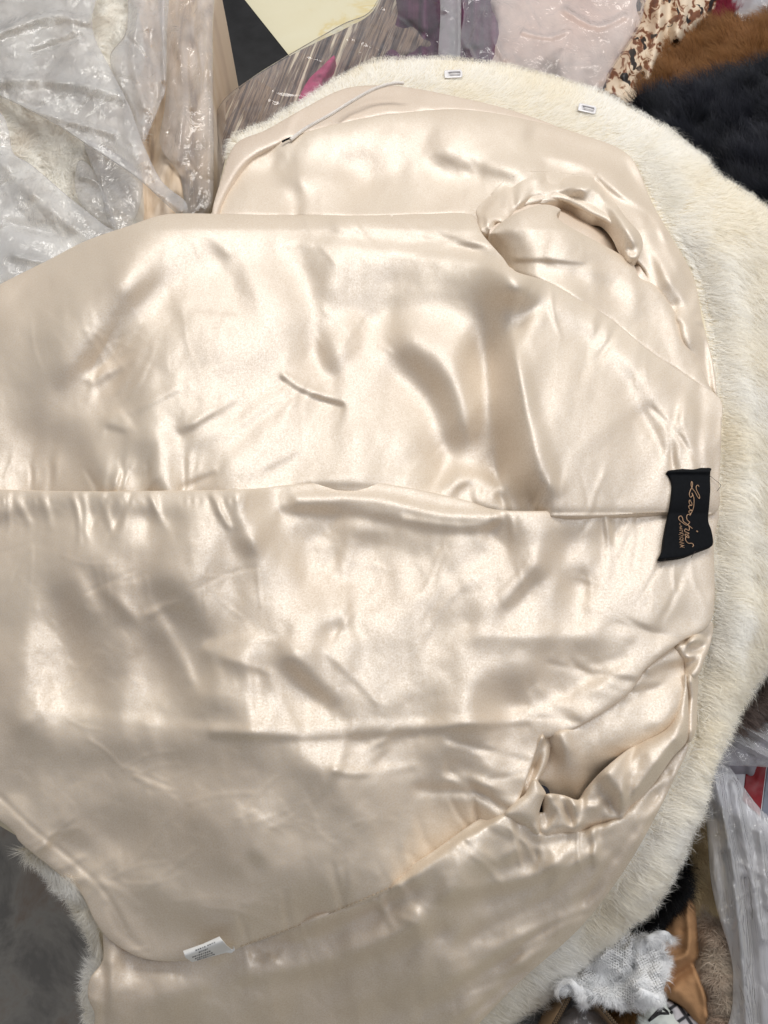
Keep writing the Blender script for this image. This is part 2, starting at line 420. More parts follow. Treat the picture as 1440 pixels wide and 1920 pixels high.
def mottled_grey():
    m, nt, b, _ = new_mat('mottled_grey')
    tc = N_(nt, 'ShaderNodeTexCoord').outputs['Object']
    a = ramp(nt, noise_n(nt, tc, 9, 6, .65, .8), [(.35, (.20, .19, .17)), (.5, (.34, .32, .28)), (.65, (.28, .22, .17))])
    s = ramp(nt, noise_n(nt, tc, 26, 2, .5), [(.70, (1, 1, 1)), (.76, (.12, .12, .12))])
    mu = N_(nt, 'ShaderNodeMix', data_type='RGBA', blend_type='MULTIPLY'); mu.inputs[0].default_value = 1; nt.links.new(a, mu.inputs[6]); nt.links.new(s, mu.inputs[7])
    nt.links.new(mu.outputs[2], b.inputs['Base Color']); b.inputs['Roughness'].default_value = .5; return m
GS = mottled_grey()
for ix in range(2):                                # dark grey panels laid over the near-side floor, a narrow gap apart
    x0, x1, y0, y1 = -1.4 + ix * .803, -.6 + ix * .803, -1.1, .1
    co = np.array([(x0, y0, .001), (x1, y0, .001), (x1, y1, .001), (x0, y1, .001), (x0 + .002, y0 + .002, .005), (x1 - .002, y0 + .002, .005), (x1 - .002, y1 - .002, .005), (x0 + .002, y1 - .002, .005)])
    link('floor_panel', mesh_np('floor_panel', co, [(4, 5, 6, 7), (0, 1, 5, 4), (1, 2, 6, 5), (2, 3, 7, 6), (3, 0, 4, 7)], smooth=False), GS, floor)
# hidden heap of wares carrying the coat, widened left to shade the floor
def heap():
    nu, nv = 40, 50; U, V = np.meshgrid(np.linspace(0, 1, nu), np.linspace(0, 1, nv))
    a = U * 2 * np.pi; r = V
    cx, cy = -.13, .02
    X = cx + .46 * r * np.cos(a) * (1 + .06 * np.sin(3 * a)); Y = cy + .27 * r * np.sin(a) * (1 + .05 * np.cos(2 * a))
    Z = .47 - .47 * np.clip(r, 0, 1) ** 5 + .012 * fbm(X * 9, Y * 9, 3)
    Z[-1] = 0.0
    co = np.stack([X, Y, np.maximum(Z, 0)], -1).reshape(-1, 3); q = []
    for j in range(nv - 1):
        for i in range(nu - 1): q.append((j * nu + i, j * nu + i + 1, (j + 1) * nu + i + 1, (j + 1) * nu + i))
    return mesh_np('heap', co, q)
link('bundled_clothes', heap(), simple('heap_cloth', (.25, .22, .2), .9), kind='stuff', label='bundled clothes heaped under the fur coat', category='clothes')

# ------------------------------------------------------------------ the fur coat
coat = thing('fur_coat', 'cream white fur coat lying open, showing its champagne satin lining', 'coat')  # lining and shell outlines extended left, out of view, to shade the floor

def Z(pts, ox, oy, s): return [(ox + x / s, oy + y / s) for x, y in pts]

z7 = lambda p: Z(p, 880, 300, 3.13)
UP = [(-600, 840), (-300, 700), (-120, 600), (0, 533), (90, 488), (160, 452), (240, 424), (300, 404), (350, 400), (450, 402), (560, 403), (680, 404), (800, 401), (880, 402), (905, 440), (940, 480), (965, 508), (1030, 530), (1132, 588), (1215, 655), (1300, 712), (1350, 748),
      (1352, 800), (1348, 900), (1340, 960), (1250, 960), (1100, 966), (940, 963), (860, 958), (800, 946), (720, 926), (640, 918), (560, 917), (450, 931), (330, 934), (200, 936), (60, 938), (-600, 950)]
LOW = [(-600, 935), (200, 922), (450, 918), (560, 908), (700, 905), (860, 935), (940, 957), (1100, 956), (1250, 950), (1342, 948), (1338, 1020), (1334, 1160), (1275, 1202), (1211, 1252), (1178, 1298), (1110, 1346), (1065, 1370), (1030, 1380), (1012, 1388), (990, 1450), (971, 1500), (951, 1527),
       (900, 1560), (860, 1582), (780, 1640), (700, 1682), (620, 1712), (540, 1742), (450, 1775), (395, 1792), (330, 1801), (270, 1796), (225, 1775), (195, 1750), (176, 1722), (150, 1672), (95, 1625), (40, 1580), (-10, 1530), (-300, 1340), (-600, 1200)]
FRONT = [(404, 420), (425, 350), (470, 292), (560, 252), (680, 222), (800, 207), (880, 206), (980, 222), (1090, 252), (1180, 292), (1222, 380), (1262, 450), (1300, 520), (1316, 600), (1336, 680), (1344, 760), (1335, 830), (1200, 800), (950, 640), (600, 480), (450, 470)]
# fur shell: a padded hide under the lining that shows around it
SHELL = [(392, 405), (415, 330), (436, 262), (490, 238), (560, 196), (630, 150), (700, 118), (830, 112), (960, 128), (1120, 172), (1240, 240),
         (1320, 300), (1345, 330), (1440, 392), (1560, 480), (1580, 900), (1500, 1170), (1424, 1268), (1384, 1330), (1352, 1388), (1326, 1450), (1306, 1530), (1272, 1610),
         (1228, 1690), (1165, 1745), (1090, 1800), (1035, 1862), (960, 1915), (900, 2000), (500, 2040), (190, 2000), (166, 1890), (168, 1830), (186, 1800), (170, 1750), (152, 1700), (120, 1660),
         (60, 1602), (0, 1545), (-600, 1230), (-600, 760), (-80, 600), (300, 440)]
INNER = [(960, 205), (1080, 245), (1180, 285), (1240, 400), (1300, 500), (1325, 600), (1346, 760), (1346, 900), (1336, 1020), (1330, 1170), (1305, 1290), (1296, 1390), (1262, 1460), (1210, 1560), (1150, 1660), (1070, 1750), (960, 1850), (880, 1920)]
LINED = np.array([(-600, 780), (-80, 620), (300, 440), (420, 420), (470, 330), (700, 215), (850, 215)] + INNER + [(500, 1990), (230, 1930), (205, 1840), (215, 1780), (150, 1670), (60, 1575), (-300, 1320), (-600, 1210)], float)
def shell_extra(U, V, d):
    li, _, _ = seg_dist(U, V, LINED, True); li = np.where(inside(U, V, LINED), li, 0)
    e, _, _ = seg_dist(U, V, np.array(INNER, float))
    right = 1 / (1 + np.exp(-(U - 1150 + (V - 700) * .1) / 60))
    return -.035 * np.clip((li - 22) / 50, 0, 1) + .020 * np.exp(-((e - 55) / 45) ** 2) * right + .005 * fbm(U / 110, V / 110, 8, 2) - .03 * np.clip((U - 1360) / 100, 0, 2) ** 2
shell_s = Surf(SHELL, off=-.030, roll=.022, rollw=26, step=6, extra=shell_extra)
fur_shell = build('fur_shell', shell_s, HIDE, coat, skirt=((4, .004), (6, .012), (4, .03)))

def fur_dir(U, V):
    pts = np.array(SHELL + [SHELL[0]], float)
    d, qx, qy = seg_dist(U, V, pts)
    ox, oy = qx - U, qy - V; n = np.hypot(ox, oy) + 1e-6
    w = np.exp(-d / 40.0)
    flow_x = np.where(V < 300, .55, .75); flow_y = np.where(V < 300, .2, .45)
    ox, oy = ox / n * w + flow_x * (1 - w), oy / n * w + flow_y * (1 - w)
    return ox, oy
FTOP = [(425, 300), (432, 250), (500, 228), (560, 190), (640, 140), (700, 108), (830, 104), (960, 120), (1130, 168), (1250, 236), (1330, 300), (1250, 420), (1180, 300), (1060, 250), (950, 215), (800, 180), (680, 165), (560, 225), (480, 262)]
FRIGHT = [(1170, 270), (1250, 236), (1325, 296), (1345, 325), (1440, 385), (1500, 440), (1500, 1170), (1424, 1268), (1384, 1330), (1352, 1388), (1326, 1450), (1306, 1530), (1272, 1610),
          (1228, 1690), (1165, 1745), (1090, 1800), (1035, 1862), (960, 1925), (860, 1930), (960, 1830), (1070, 1730), (1150, 1640), (1210, 1540), (1262, 1440), (1290, 1380), (1300, 1280), (1322, 1170), (1328, 1020), (1338, 900), (1338, 760), (1318, 600), (1290, 500), (1230, 400)]
FLEFT = [(140, 1640), (175, 1700), (200, 1790), (215, 1840), (205, 1930), (165, 1900), (160, 1830), (184, 1800), (165, 1750), (146, 1700), (128, 1668), (40, 1590), (60, 1588)]
ca, cb = (.98, .965, .92), (.955, .905, .78)
strands('fur', shell_s.at, FTOP, 52000, .0125, fur_dir, FUR, fur_shell, ca=ca, cb=cb, seed=2, up=.28, clump=.14, wild=.2, tintscale=130, width=.00026)
strands('fur', shell_s.at, FRIGHT, 150000, .0135, fur_dir, FUR, fur_shell, ca=ca, cb=cb, seed=3, up=.2, clump=.12, wild=.17, tintscale=150, width=.00028)
strands('fur', shell_s.at, FLEFT, 9000, .016, fur_dir, FUR, fur_shell, ca=ca, cb=cb, seed=4, up=.4, width=.00030)

edge_band = lambda U, V: np.exp(-(seg_dist(U, V, np.array(SHELL, float))[0] / 16.0) ** 2)
GUARD = dict(ca=(.98, .97, .95), cb=(.95, .92, .84), wild=.55, clump=.9)
strands('guard_hair', shell_s.at, FTOP, 2500, .015, fur_dir, FUR, fur_shell, seed=12, up=.5, width=.00018, dens=edge_band, **GUARD)
strands('guard_hair', shell_s.at, FRIGHT, 3500, .019, fur_dir, FUR, fur_shell, seed=13, up=.4, width=.00019, dens=lambda U, V: .12 + edge_band(U, V), **GUARD)
# --- front lining on the far side: facing strip, then the inner sheet lying over it
FACING = [(398, 400), (412, 345), (440, 272), (500, 243), (570, 203), (640, 168), (700, 160), (760, 163), (850, 180), (960, 207), (1060, 247), (1000, 262), (900, 232), (800, 232), (680, 245), (560, 278), (480, 318), (432, 372), (412, 425)]
facing_s = Surf(FACING, off=-.010, under=[FRONT], roll=.004, rollw=12, noise=.25, seed=21, bright=[('s', [(560, 250), (700, 190), (900, 215), (1000, 240)], 14, .5), ('s', [(540, 260), (545, 240), (560, 215)], 5, -.6),
    ('g', 470, 300, 40, 30, -30, -.3), ('s', [(640, 245), (760, 205), (800, 205)], 5, -.8), ('s', [(745, 205), (775, 210)], 5, .9)])
build('front_facing', facing_s, SATIN2, coat, skirt=((1, .001), (1.5, .004), (1, .012)))
front_b = [('g', 800, 290, 230, 60, 5, -.5), ('g', 560, 330, 120, 50, -15, -.25), ('s', [(480, 340), (560, 320), (640, 325)], 14, .3), ('g', 500, 370, 24, 22, 0, .45), ('g', 690, 375, 40, 22, 0, .35),
    ('s', [(560, 350), (555, 390)], 10, -.3), ('s', [(820, 300), (900, 318), (960, 330)], 14, -.4), ('s', [(930, 300), (1000, 305), (1060, 330)], 12, .3),
    ('s', [(1000, 275), (1110, 300), (1170, 340), (1230, 410), (1290, 500), (1305, 545)], 11, .9), ('s', [(1030, 300), (1120, 330), (1180, 380), (1225, 440)], 9, -.5),
    ('s', [(1180, 300), (1220, 380), (1270, 460)], 6, -.5), ('s', [(1090, 330), (1150, 350), (1200, 400), (1255, 460), (1285, 520)], 8, .5), ('s', [(1120, 335), (1165, 370), (1215, 400), (1245, 450)], 4, -.8),
    ('g', 1240, 470, 22, 50, -20, -.6), ('s', [(1215, 430), (1235, 470), (1262, 520), (1292, 560), (1290, 580)], 7, .9), ('g', 1260, 560, 30, 30, 0, -.35), ('g', 1210, 520, 14, 50, -10, .35),
    ('s', [(1262, 585), (1290, 600), (1320, 598)], 6, .9), ('s', [(1270, 600), (1310, 606)], 5, -.8), ('s', [(1285, 602), (1320, 625)], 4, .8), ('g', 1315, 690, 15, 60, 0, .5), ('g', 1300, 650, 14, 20, 0, -.4),
    ('s', [(1318, 600), (1330, 680), (1340, 760)], 5, -.6)]
SLEEVE = z7([(130, 425), (240, 330), (420, 262), (530, 285), (510, 318), (545, 365), (700, 452), (870, 545), (960, 610), (1000, 690), (1090, 735), (1180, 850), (1240, 960), (1310, 1110), (1395, 1300), (1440, 1420), (1100, 1300), (700, 1000), (300, 800), (160, 640), (230, 640), (185, 500), (140, 440)])
SLV = catmull(SLEEVE)
OPEN = catmull(z7([(120, 430), (240, 335), (420, 270), (540, 258), (700, 335), (820, 400), (900, 540), (1000, 700), (600, 640), (200, 600)]))
def front_hole(U, V, d):
    q, _, _ = seg_dist(U, V, OPEN, True); q = np.where(inside(U, V, OPEN), q, -q)
    w, _, _ = seg_dist(U, V, SLV, True); w = np.where(inside(U, V, SLV), w, -w)
    return -.06 / (1 + np.exp(-q / 3.0)) - .02 / (1 + np.exp(-(w - 16) / 4.0))
front_s = Surf(FRONT, off=-.006, under=[UP], roll=.004, rollw=9, extra=front_hole, bright=front_b, noise=.22, nscale=80, seed=22, k=.46)
build('front_lining', front_s, SATIN, coat)

# --- upper sleeve, seen into its armhole
RING = z7([(45, 285), (130, 195), (222, 108), (350, 68), (520, 72), (725, 103), (800, 165), (850, 240), (920, 340), (1000, 430), (1018, 500), (995, 560), (950, 578), (922, 545), (885, 460), (850, 395),
           (790, 335), (720, 322), (620, 262), (540, 242), (430, 252), (330, 292), (245, 325), (205, 362), (155, 362), (140, 400), (100, 435), (58, 415), (52, 340)])
RING_OUT = z7([(45, 285), (130, 195), (222, 108), (350, 68), (520, 72), (725, 103), (800, 165), (850, 240)])
HOLLOW = z7([(120, 420), (200, 350), (330, 270), (540, 220), (720, 290), (880, 380), (960, 560), (1010, 640), (1050, 700), (1080, 760), (900, 780), (500, 520), (200, 480)])
hollow_s = Surf(HOLLOW, off=-.012, step=3, extra=lambda U, V, d: -.030 * np.exp(-(seg_dist(U, V, np.array(z7([(540, 240), (720, 320), (850, 390), (930, 550)])))[0] / 22) ** 2), bright=[('s', z7([(640, 300), (760, 380), (870, 440)]), 8, -.6), ('g', *z7([(800, 350)])[0], 14, 8, 20, -.9), ('s', z7([(960, 600), (1010, 680)]), 6, -.4)], noise=.15, nscale=50, seed=23)
build('sleeve_inside', hollow_s, SATIN2, coat)
sleeve_b = [('s', z7([(640, 275), (535, 288), (510, 318), (545, 362), (700, 450), (870, 543), (985, 640)]), 5, .9), ('g', *z7([(600, 440)])[0], 50, 30, 25, .35), ('g', *z7([(260, 430)])[0], 30, 50, 0, -.45),
    ('s', z7([(270, 590), (450, 590), (700, 612)]), 3, -.4), ('s', z7([(420, 680), (560, 700), (640, 790)]), 12, .5), ('s', z7([(480, 640), (620, 660), (830, 720)]), 14, -.35), ('g', *z7([(760, 830)])[0], 40, 30, 20, .35), ('g', *z7([(1000, 900)])[0], 60, 40, 40, .1),
    ('s', z7([(700, 620), (850, 640), (1000, 720)]), 7, .35), ('s', z7([(1200, 880), (1260, 980), (1350, 1180)]), 7, .4), ('g', *z7([(850, 1000)])[0], 30, 10, 0, .4), ('g', *z7([(200, 560)])[0], 16, 30, 0, -.2)]
sleeve_s = Surf(SLEEVE, off=.004, under=[UP], step=3, roll=.006, rollw=10, bright=sleeve_b, noise=.18, nscale=60, seed=24, k=.5)
build('sleeve', sleeve_s, SATIN, coat, skirt=((1.5, .0008), (2, .004), (1.5, .016)))
ring_b = [('s', z7([(60, 260), (140, 180), (230, 105), (350, 66), (520, 72)]), 5, .7), ('s', z7([(240, 130), (235, 220), (250, 300)]), 5, .7), ('g', *z7([(190, 230)])[0], 10, 16, 30, .4), ('g', *z7([(380, 150)])[0], 9, 24, 10, -.5), ('g', *z7([(300, 150)])[0], 14, 14, 0, .45),
    ('s', z7([(250, 300), (400, 210), (540, 190), (600, 165), (650, 175)]), 4, -.5), ('s', z7([(560, 110), (640, 160), (720, 130), (780, 165)]), 5, .7), ('s', z7([(500, 130), (470, 200)]), 10, .3), ('g', *z7([(610, 215)])[0], 16, 9, -25, -.8), ('g', *z7([(730, 220)])[0], 26, 16, 40, -.5),
    ('s', z7([(780, 180), (870, 290), (960, 400), (1000, 470), (1000, 530), (960, 565), (925, 540)]), 4, 1.0), ('s', z7([(830, 290), (900, 420), (950, 500)]), 8, -.5), ('s', z7([(70, 310), (150, 330), (210, 350), (245, 320)]), 5, .6), ('s', z7([(110, 400), (150, 370)]), 6, -.3), ('s', z7([(90, 330), (100, 400)]), 4, -.3)]
ring_s = Surf(RING, off=.0008, step=2.5, roll=.005, rollw=6, base=lambda U, V: front_s.at(U, V) - front_hole(U, V, 0), rollf=lambda U, V: np.clip(seg_dist(U, V, np.array(RING_OUT))[0] / 20, 0, 1), extra=lambda U, V, d: .011 * (1 - np.exp(-(seg_dist(U, V, np.array(RING_OUT))[0] / 24) ** 1.4)) * .7, bright=ring_b, noise=.15, nscale=40, seed=25, k=.62)
_b = front_s.at(ring_s.U, ring_s.V) - front_hole(ring_s.U, ring_s.V, 0) + .0006; _w = np.clip(seg_dist(ring_s.U, ring_s.V, np.array(RING_OUT))[0] / 16, 0, 1) ** .8; ring_s.h = _b * (1 - _w) + ring_s.h * _w
build('armhole_edge', ring_s, SATIN, coat, skirt=((.5, .0008), (.6, .003), (.3, .014)))

# --- back lining, upper half (above the centre seam)
up_b = [('s', [(30, 580), (90, 530), (150, 490), (215, 455), (300, 425)], 24, .8), ('g', 170, 520, 40, 22, -35, .4), ('s', [(320, 412), (450, 430), (600, 425)], 14, .25), ('s', [(230, 555), (300, 530), (420, 470), (520, 455)], 18, -.15),
    ('s', [(480, 405), (640, 425), (800, 430), (900, 465)], 12, -.35), ('s', [(540, 450), (700, 462), (860, 482), (960, 506)], 7, .5), ('s', [(560, 500), (700, 510), (850, 520), (960, 545)], 22, -.4),
    ('g', 390, 530, 26, 34, 20, .55), ('s', [(420, 490), (450, 530), (470, 560)], 20, -.35), ('s', [(514, 455), (530, 520), (560, 590)], 26, .6), ('g', 230, 600, 40, 90, 30, -.4), ('s', [(230, 560), (200, 640), (110, 720), (70, 800)], 24, -.35),
    ('g', 90, 740, 50, 80, 0, -.25), ('g', 400, 620, 110, 40, -12, .4), ('s', [(330, 580), (345, 640), (310, 690)], 14, -.3), ('s', [(360, 583), (440, 590)], 4, .5), ('g', 560, 690, 40, 24, 20, .45),
    ('s', [(530, 708), (560, 730), (600, 745), (642, 758)], 4.5, -1.3), ('s', [(535, 700), (575, 722), (620, 738)], 5, .6), ('s', [(430, 800), (480, 760), (540, 720)], 7, .55), ('s', [(440, 850), (500, 790), (555, 745)], 14, .5), ('s', [(455, 800), (540, 745)], 6, -.4),
    ('s', [(250, 770), (310, 730), (400, 690)], 6, .4), ('s', [(240, 780), (330, 735)], 5, -.35), ('s', [(200, 780), (225, 770), (250, 800)], 5, .8), ('s', [(205, 800), (230, 808)], 5, -.6), ('s', [(340, 810), (400, 775)], 6, -.5), ('g', 380, 830, 30, 18, -20, -.4),
    ('s', [(275, 840), (280, 900), (310, 925)], 18, -.5), ('s', [(325, 830), (320, 880), (330, 920)], 12, .7), ('s', [(340, 910), (400, 888)], 5, -.5), ('s', [(350, 918), (410, 893)], 4, .4), ('s', [(130, 810), (170, 870), (200, 920)], 22, -.4), ('s', [(190, 850), (230, 900)], 14, .35),
    ('s', [(500, 880), (560, 850)], 6, -.4), ('g', 680, 820, 130, 70, -15, .45), ('g', 630, 640, 30, 20, 0, .2), ('s', [(595, 560), (600, 640), (620, 690)], 22, -.55), ('s', [(690, 590), (650, 650), (625, 690)], 16, -.35), ('g', 660, 610, 26, 22, -30, .4),
    ('s', [(640, 560), (800, 565), (940, 560), (1010, 572)], 22, -.45), ('s', [(961, 568), (930, 628), (950, 725), (955, 806), (965, 871), (1005, 925)], 30, -1.25), ('s', [(766, 670), (812, 712), (848, 775), (856, 815)], 28, -1.15),
    ('g', 885, 720, 16, 60, 10, .5), ('g', 780, 610, 60, 26, 0, .25), ('s', [(1012, 585), (985, 612), (968, 640), (985, 690), (1000, 750), (1020, 830), (1045, 900)], 10, .8), ('g', 1080, 690, 50, 50, 30, .3), ('s', [(1060, 590), (1130, 640), (1200, 730), (1240, 830)], 17, -.5),
    ('s', [(980, 520), (1100, 588), (1200, 670), (1290, 750), (1335, 800)], 15, .55), ('g', 1150, 780, 70, 60, 0, .3), ('s', [(1100, 840), (1180, 780), (1220, 760)], 10, -.2), ('s', [(1240, 870), (1225, 830), (1200, 790)], 6, .4), ('s', [(1300, 870), (1310, 800), (1300, 760)], 7, .35), ('s', [(1270, 870), (1275, 800)], 6, -.35),
    ('s', [(815, 950), (822, 912), (860, 886), (910, 892), (930, 908)], 8, .9), ('s', [(845, 950), (850, 920), (880, 902)], 7, -.4), ('s', [(930, 908), (912, 926), (890, 916), (876, 930), (880, 950)], 5, .7), ('s', [(890, 945), (915, 955), (950, 958)], 7, -.6), ('s', [(800, 890), (700, 880), (560, 895), (450, 920)], 7, .5),
    ('s', [(560, 910), (700, 912), (790, 938)], 6, -.5), ('s', [(960, 950), (1080, 945), (1200, 940)], 10, .3), ('g', 1040, 900, 40, 30, 0, .2)]
CSEAM = [(0, 936), (200, 935), (450, 930)]
up_b += pulls(CSEAM, 16, 20, 70, -110, -50, .5, 1) + pulls([(940, 962), (1100, 964), (1250, 958)], 7, 25, 80, -120, -60, .35, 2) + pulls([(1252, 880), (1270, 876), (1330, 872)], 6, 60, 150, -125, -80, .4, 3) + pulls([(900, 420), (930, 470), (965, 508)], 7, 60, 200, 165, 200, .4, 4, (4, 9)) + pulls([(1000, 525), (1132, 588), (1215, 655), (1300, 712)], 8, 40, 120, 80, 130, .35, 5) + pulls([(300, 415), (500, 410), (800, 410)], 6, 40, 120, 20, 60, .3, 6, (4, 9)) + pulls([(150, 700), (400, 800), (650, 700)], 12, 40, 130, -60, -20, .3, 7, (3, 7))
up_b += pulls([(60, 600), (250, 620), (450, 560), (700, 600)], 22, 30, 110, 20, 160, .15, 31, (1.8, 3.5)) + pulls([(700, 800), (1000, 860), (1250, 800)], 16, 30, 110, 20, 160, .15, 32, (1.8, 3.5))
up_raw = [('s', [(540, 452), (700, 464), (860, 484), (960, 506)], 10, .0012), ('s', [(600, 438), (700, 444), (850, 462), (930, 480)], 14, -.0012), ('s', [(815, 945), (850, 905), (900, 905), (925, 915)], 16, .004), ('g', 300, 560, 200, 100, -15, .012), ('s', [(320, 420), (600, 425), (880, 430)], 30, .004)]
up_s = Surf(UP, off=.006, step=3.5, roll=.007, rollw=13, rollf=lambda U, V: np.clip((880 - V) / 300, .22, 1) * np.clip((1300 - U) / 350, .3, 1), bright=up_b, raw=up_raw, noise=.20, nscale=95, seed=26, extra=lambda U, V, d: -.0042 * np.exp(-np.abs(V - 940) / 26.) / (1 + np.exp((U - 470) / 25.)) - .0062 * np.exp(-np.abs(V - 962) / 22.) / (1 + np.exp((962 - U) / 10.)))
def pucker(s, y0, x1):                            # small gathers along the stitched seam
    w = np.exp(-np.abs(s.V - y0) / 6.0) * (s.U < x1); s.h += .0011 * w * np.sin(s.U / 2.6 + 3 * vnoise(s.U / 23, s.V * 0, 5)) * np.clip(vnoise(s.U / 40, s.V * 0, 6) + .35, 0, 1)
pucker(up_s, 934, 470)
build('back_lining', up_s, SATIN, coat, label='upper half of the satin back lining', skirt=((1.2, .0006), (1.6, .003), (1, .014), (1, .03)))

# --- back lining, lower half
low_b = [('s', [(0, 970), (100, 953), (250, 958), (330, 965)], 15, -.4), ('g', 100, 1010, 70, 30, -10, .2), ('s', [(440, 955), (442, 1010), (470, 1030)], 15, -.45), ('s', [(490, 970), (520, 1020), (560, 1080), (570, 1150), (560, 1200)], 22, .65), ('g', 300, 990, 60, 24, -20, .25),
    ('s', [(280, 960), (300, 1000)], 12, -.25), ('s', [(620, 1010), (610, 1080), (600, 1130)], 14, .4), ('g', 640, 1070, 14, 22, 0, -.35), ('s', [(655, 1100), (655, 1150), (665, 1190)], 8, .5), ('g', 632, 1172, 20, 20, 0, -.6), ('g', 720, 1120, 50, 40, 0, .4), ('g', 700, 1010, 90, 16, 5, -.35),
    ('s', [(530, 955), (660, 960), (800, 985), (900, 990), (930, 975)], 9, -.6), ('s', [(560, 928), (700, 930), (820, 958), (930, 966)], 8, .7), ('s', [(760, 968), (860, 982), (915, 978)], 5, .5),
    ('g', 180, 1160, 130, 80, 15, -.45), ('s', [(110, 1110), (160, 1190), (190, 1260)], 20, -.3), ('s', [(190, 1080), (230, 1160)], 14, -.25), ('s', [(150, 1080), (180, 1140)], 10, .25), ('s', [(310, 1100), (350, 1140), (385, 1185)], 22, -.5), ('s', [(300, 1180), (340, 1260), (385, 1320)], 30, -.6), ('s', [(300, 1150), (345, 1230), (375, 1290)], 9, .35), ('g', 430, 1060, 60, 60, 0, -.1),
    ('s', [(400, 1212), (440, 1220), (478, 1195)], 12, .55), ('s', [(400, 1228), (450, 1262)], 12, -.35), ('g', 395, 1288, 34, 22, -20, .5), ('s', [(535, 1200), (560, 1215), (600, 1205), (660, 1190)], 10, .6), ('s', [(545, 1245), (585, 1285), (622, 1318)], 14, -.75), ('g', 550, 1335, 60, 26, 0, .5), ('s', [(479, 1275), (477, 1360)], 7, .4), ('g', 440, 1340, 26, 20, 0, -.3),
    ('s', [(80, 1320), (200, 1340), (400, 1362), (560, 1372), (700, 1365), (860, 1352), (980, 1340), (1080, 1308), (1160, 1260)], 7, .28), ('s', [(400, 1380), (560, 1384), (700, 1378), (860, 1366), (990, 1356)], 6, -.45),
    ('s', [(40, 1350), (75, 1395), (200, 1412), (330, 1415), (450, 1400), (530, 1420), (590, 1452)], 28, -.42), ('g', 660, 1430, 70, 24, 10, .5), ('s', [(690, 1440), (720, 1410)], 8, -.4), ('g', 20, 1440, 30, 60, 10, -.3), ('s', [(60, 1310), (45, 1340)], 12, .5),
    ('g', 955, 1290, 34, 26, 0, -.55), ('s', [(900, 1340), (960, 1350), (1060, 1320), (1140, 1270), (1220, 1210), (1290, 1180)], 12, .4), ('s', [(1010, 1285), (1050, 1310), (1110, 1325)], 8, .6), ('s', [(900, 1210), (1000, 1205), (1110, 1215)], 18, -.35), ('s', [(880, 1178), (990, 1180), (1120, 1172)], 9, .45), ('g', 1200, 1190, 60, 24, -35, -.2),
    ('s', [(1005, 1075), (975, 1110), (948, 1135)], 12, -.6), ('g', 1095, 1075, 17, 22, 0, -.55), ('s', [(1055, 1050), (1050, 1100), (1100, 1125)], 10, .45), ('g', 1170, 1100, 30, 50, 10, .4), ('g', 1080, 1000, 70, 18, 0, -.3), ('g', 960, 1000, 40, 30, 20, -.35), ('s', [(905, 1000), (940, 1040), (880, 1080)], 10, .3), ('s', [(780, 1110), (860, 1080), (910, 1060)], 12, .35), ('g', 850, 1070, 12, 20, 20, -.3),
    ('s', [(880, 1385), (835, 1430), (830, 1470), (900, 1490)], 26, -.6), ('g', 960, 1420, 30, 30, 0, .35), ('s', [(1000, 1400), (975, 1470), (955, 1515)], 8, .3), ('g', 740, 1590, 60, 46, -40, .5), ('g', 900, 1530, 40, 30, -30, -.3), ('s', [(640, 1520), (700, 1560)], 14, -.25),
    ('g', 280, 1560, 180, 60, 15, -.35), ('s', [(200, 1600), (330, 1660), (430, 1690)], 22, .35), ('s', [(250, 1640), (330, 1710), (420, 1720)], 26, -.4), ('s', [(30, 1500), (90, 1570), (180, 1640), (250, 1720)], 10, .35), ('g', 480, 1610, 14, 10, 30, -.5), ('g', 560, 1590, 70, 26, -10, .25), ('g', 120, 1500, 60, 40, 30, .25), ('g', 560, 1700, 90, 20, -20, -.3)]
LSEAM = [(951, 1527), (860, 1582), (700, 1682), (450, 1775)]
low_b += pulls(CSEAM, 14, 20, 80, 60, 115, .45, 11) + pulls([(940, 962), (1100, 964), (1240, 958)], 7, 30, 90, 70, 120, .4, 12) + pulls(LSEAM, 12, 25, 90, -140, -80, .4, 13) + pulls([(1000, 1420), (971, 1500), (951, 1527)], 8, 60, 190, 165, 215, .45, 14, (4, 9)) + pulls([(1275, 1202), (1178, 1298), (1065, 1370)], 8, 60, 180, 180, 230, .4, 15, (3, 8)) + pulls([(1245, 1040), (1300, 1040)], 5, 50, 120, 70, 120, .35, 16) + pulls([(200, 1100), (500, 1250), (800, 1150), (600, 1480)], 18, 50, 150, -70, 60, .3, 17, (3, 8)) + pulls([(20, 1550), (150, 1670), (230, 1780)], 9, 30, 110, -60, 10, .35, 18)
low_b += pulls([(60, 1020), (300, 1080), (700, 1050), (1200, 1090)], 30, 30, 120, 10, 170, .15, 33, (1.8, 3.5)) + pulls([(80, 1300), (300, 1480), (650, 1560), (850, 1400)], 34, 30, 140, -50, 40, .13, 34, (1.8, 3.5)) + pulls([(200, 1640), (400, 1700), (600, 1640)], 14, 40, 160, -40, 20, .15, 35, (2, 4))
low_raw = [('s', [(-60, 1445), (0, 1494), (60, 1552), (130, 1608), (196, 1672), (236, 1742)], 4, -.0012), ('s', [(-20, 1505), (50, 1565), (120, 1618), (172, 1690)], 12, .0002), ('s', [(150, 1650), (215, 1665), (260, 1700)], 7, .0012), ('s', [(205, 1700), (222, 1740), (260, 1775)], 7, -.0015), ('s', [(120, 1540), (190, 1590), (240, 1660)], 12, .0012), ('s', [(560, 935), (700, 935), (820, 962), (925, 968)], 9, .0035), ('g', 300, 1700, 300, 120, 10, -.012), ('s', [(400, 1368), (700, 1362), (980, 1342), (1160, 1262)], 9, .0015)]
low_s = Surf(LOW, off=.001, step=3.5, roll=.0016, rollw=5, bright=low_b, raw=low_raw, noise=.24, nscale=95, seed=27, k=.34)
pucker(low_s, 940, 470)
build('back_lining', low_s, SATIN, coat, label='lower half of the satin back lining', skirt=((1.2, .0006), (1.8, .003), (1.5, .012)))

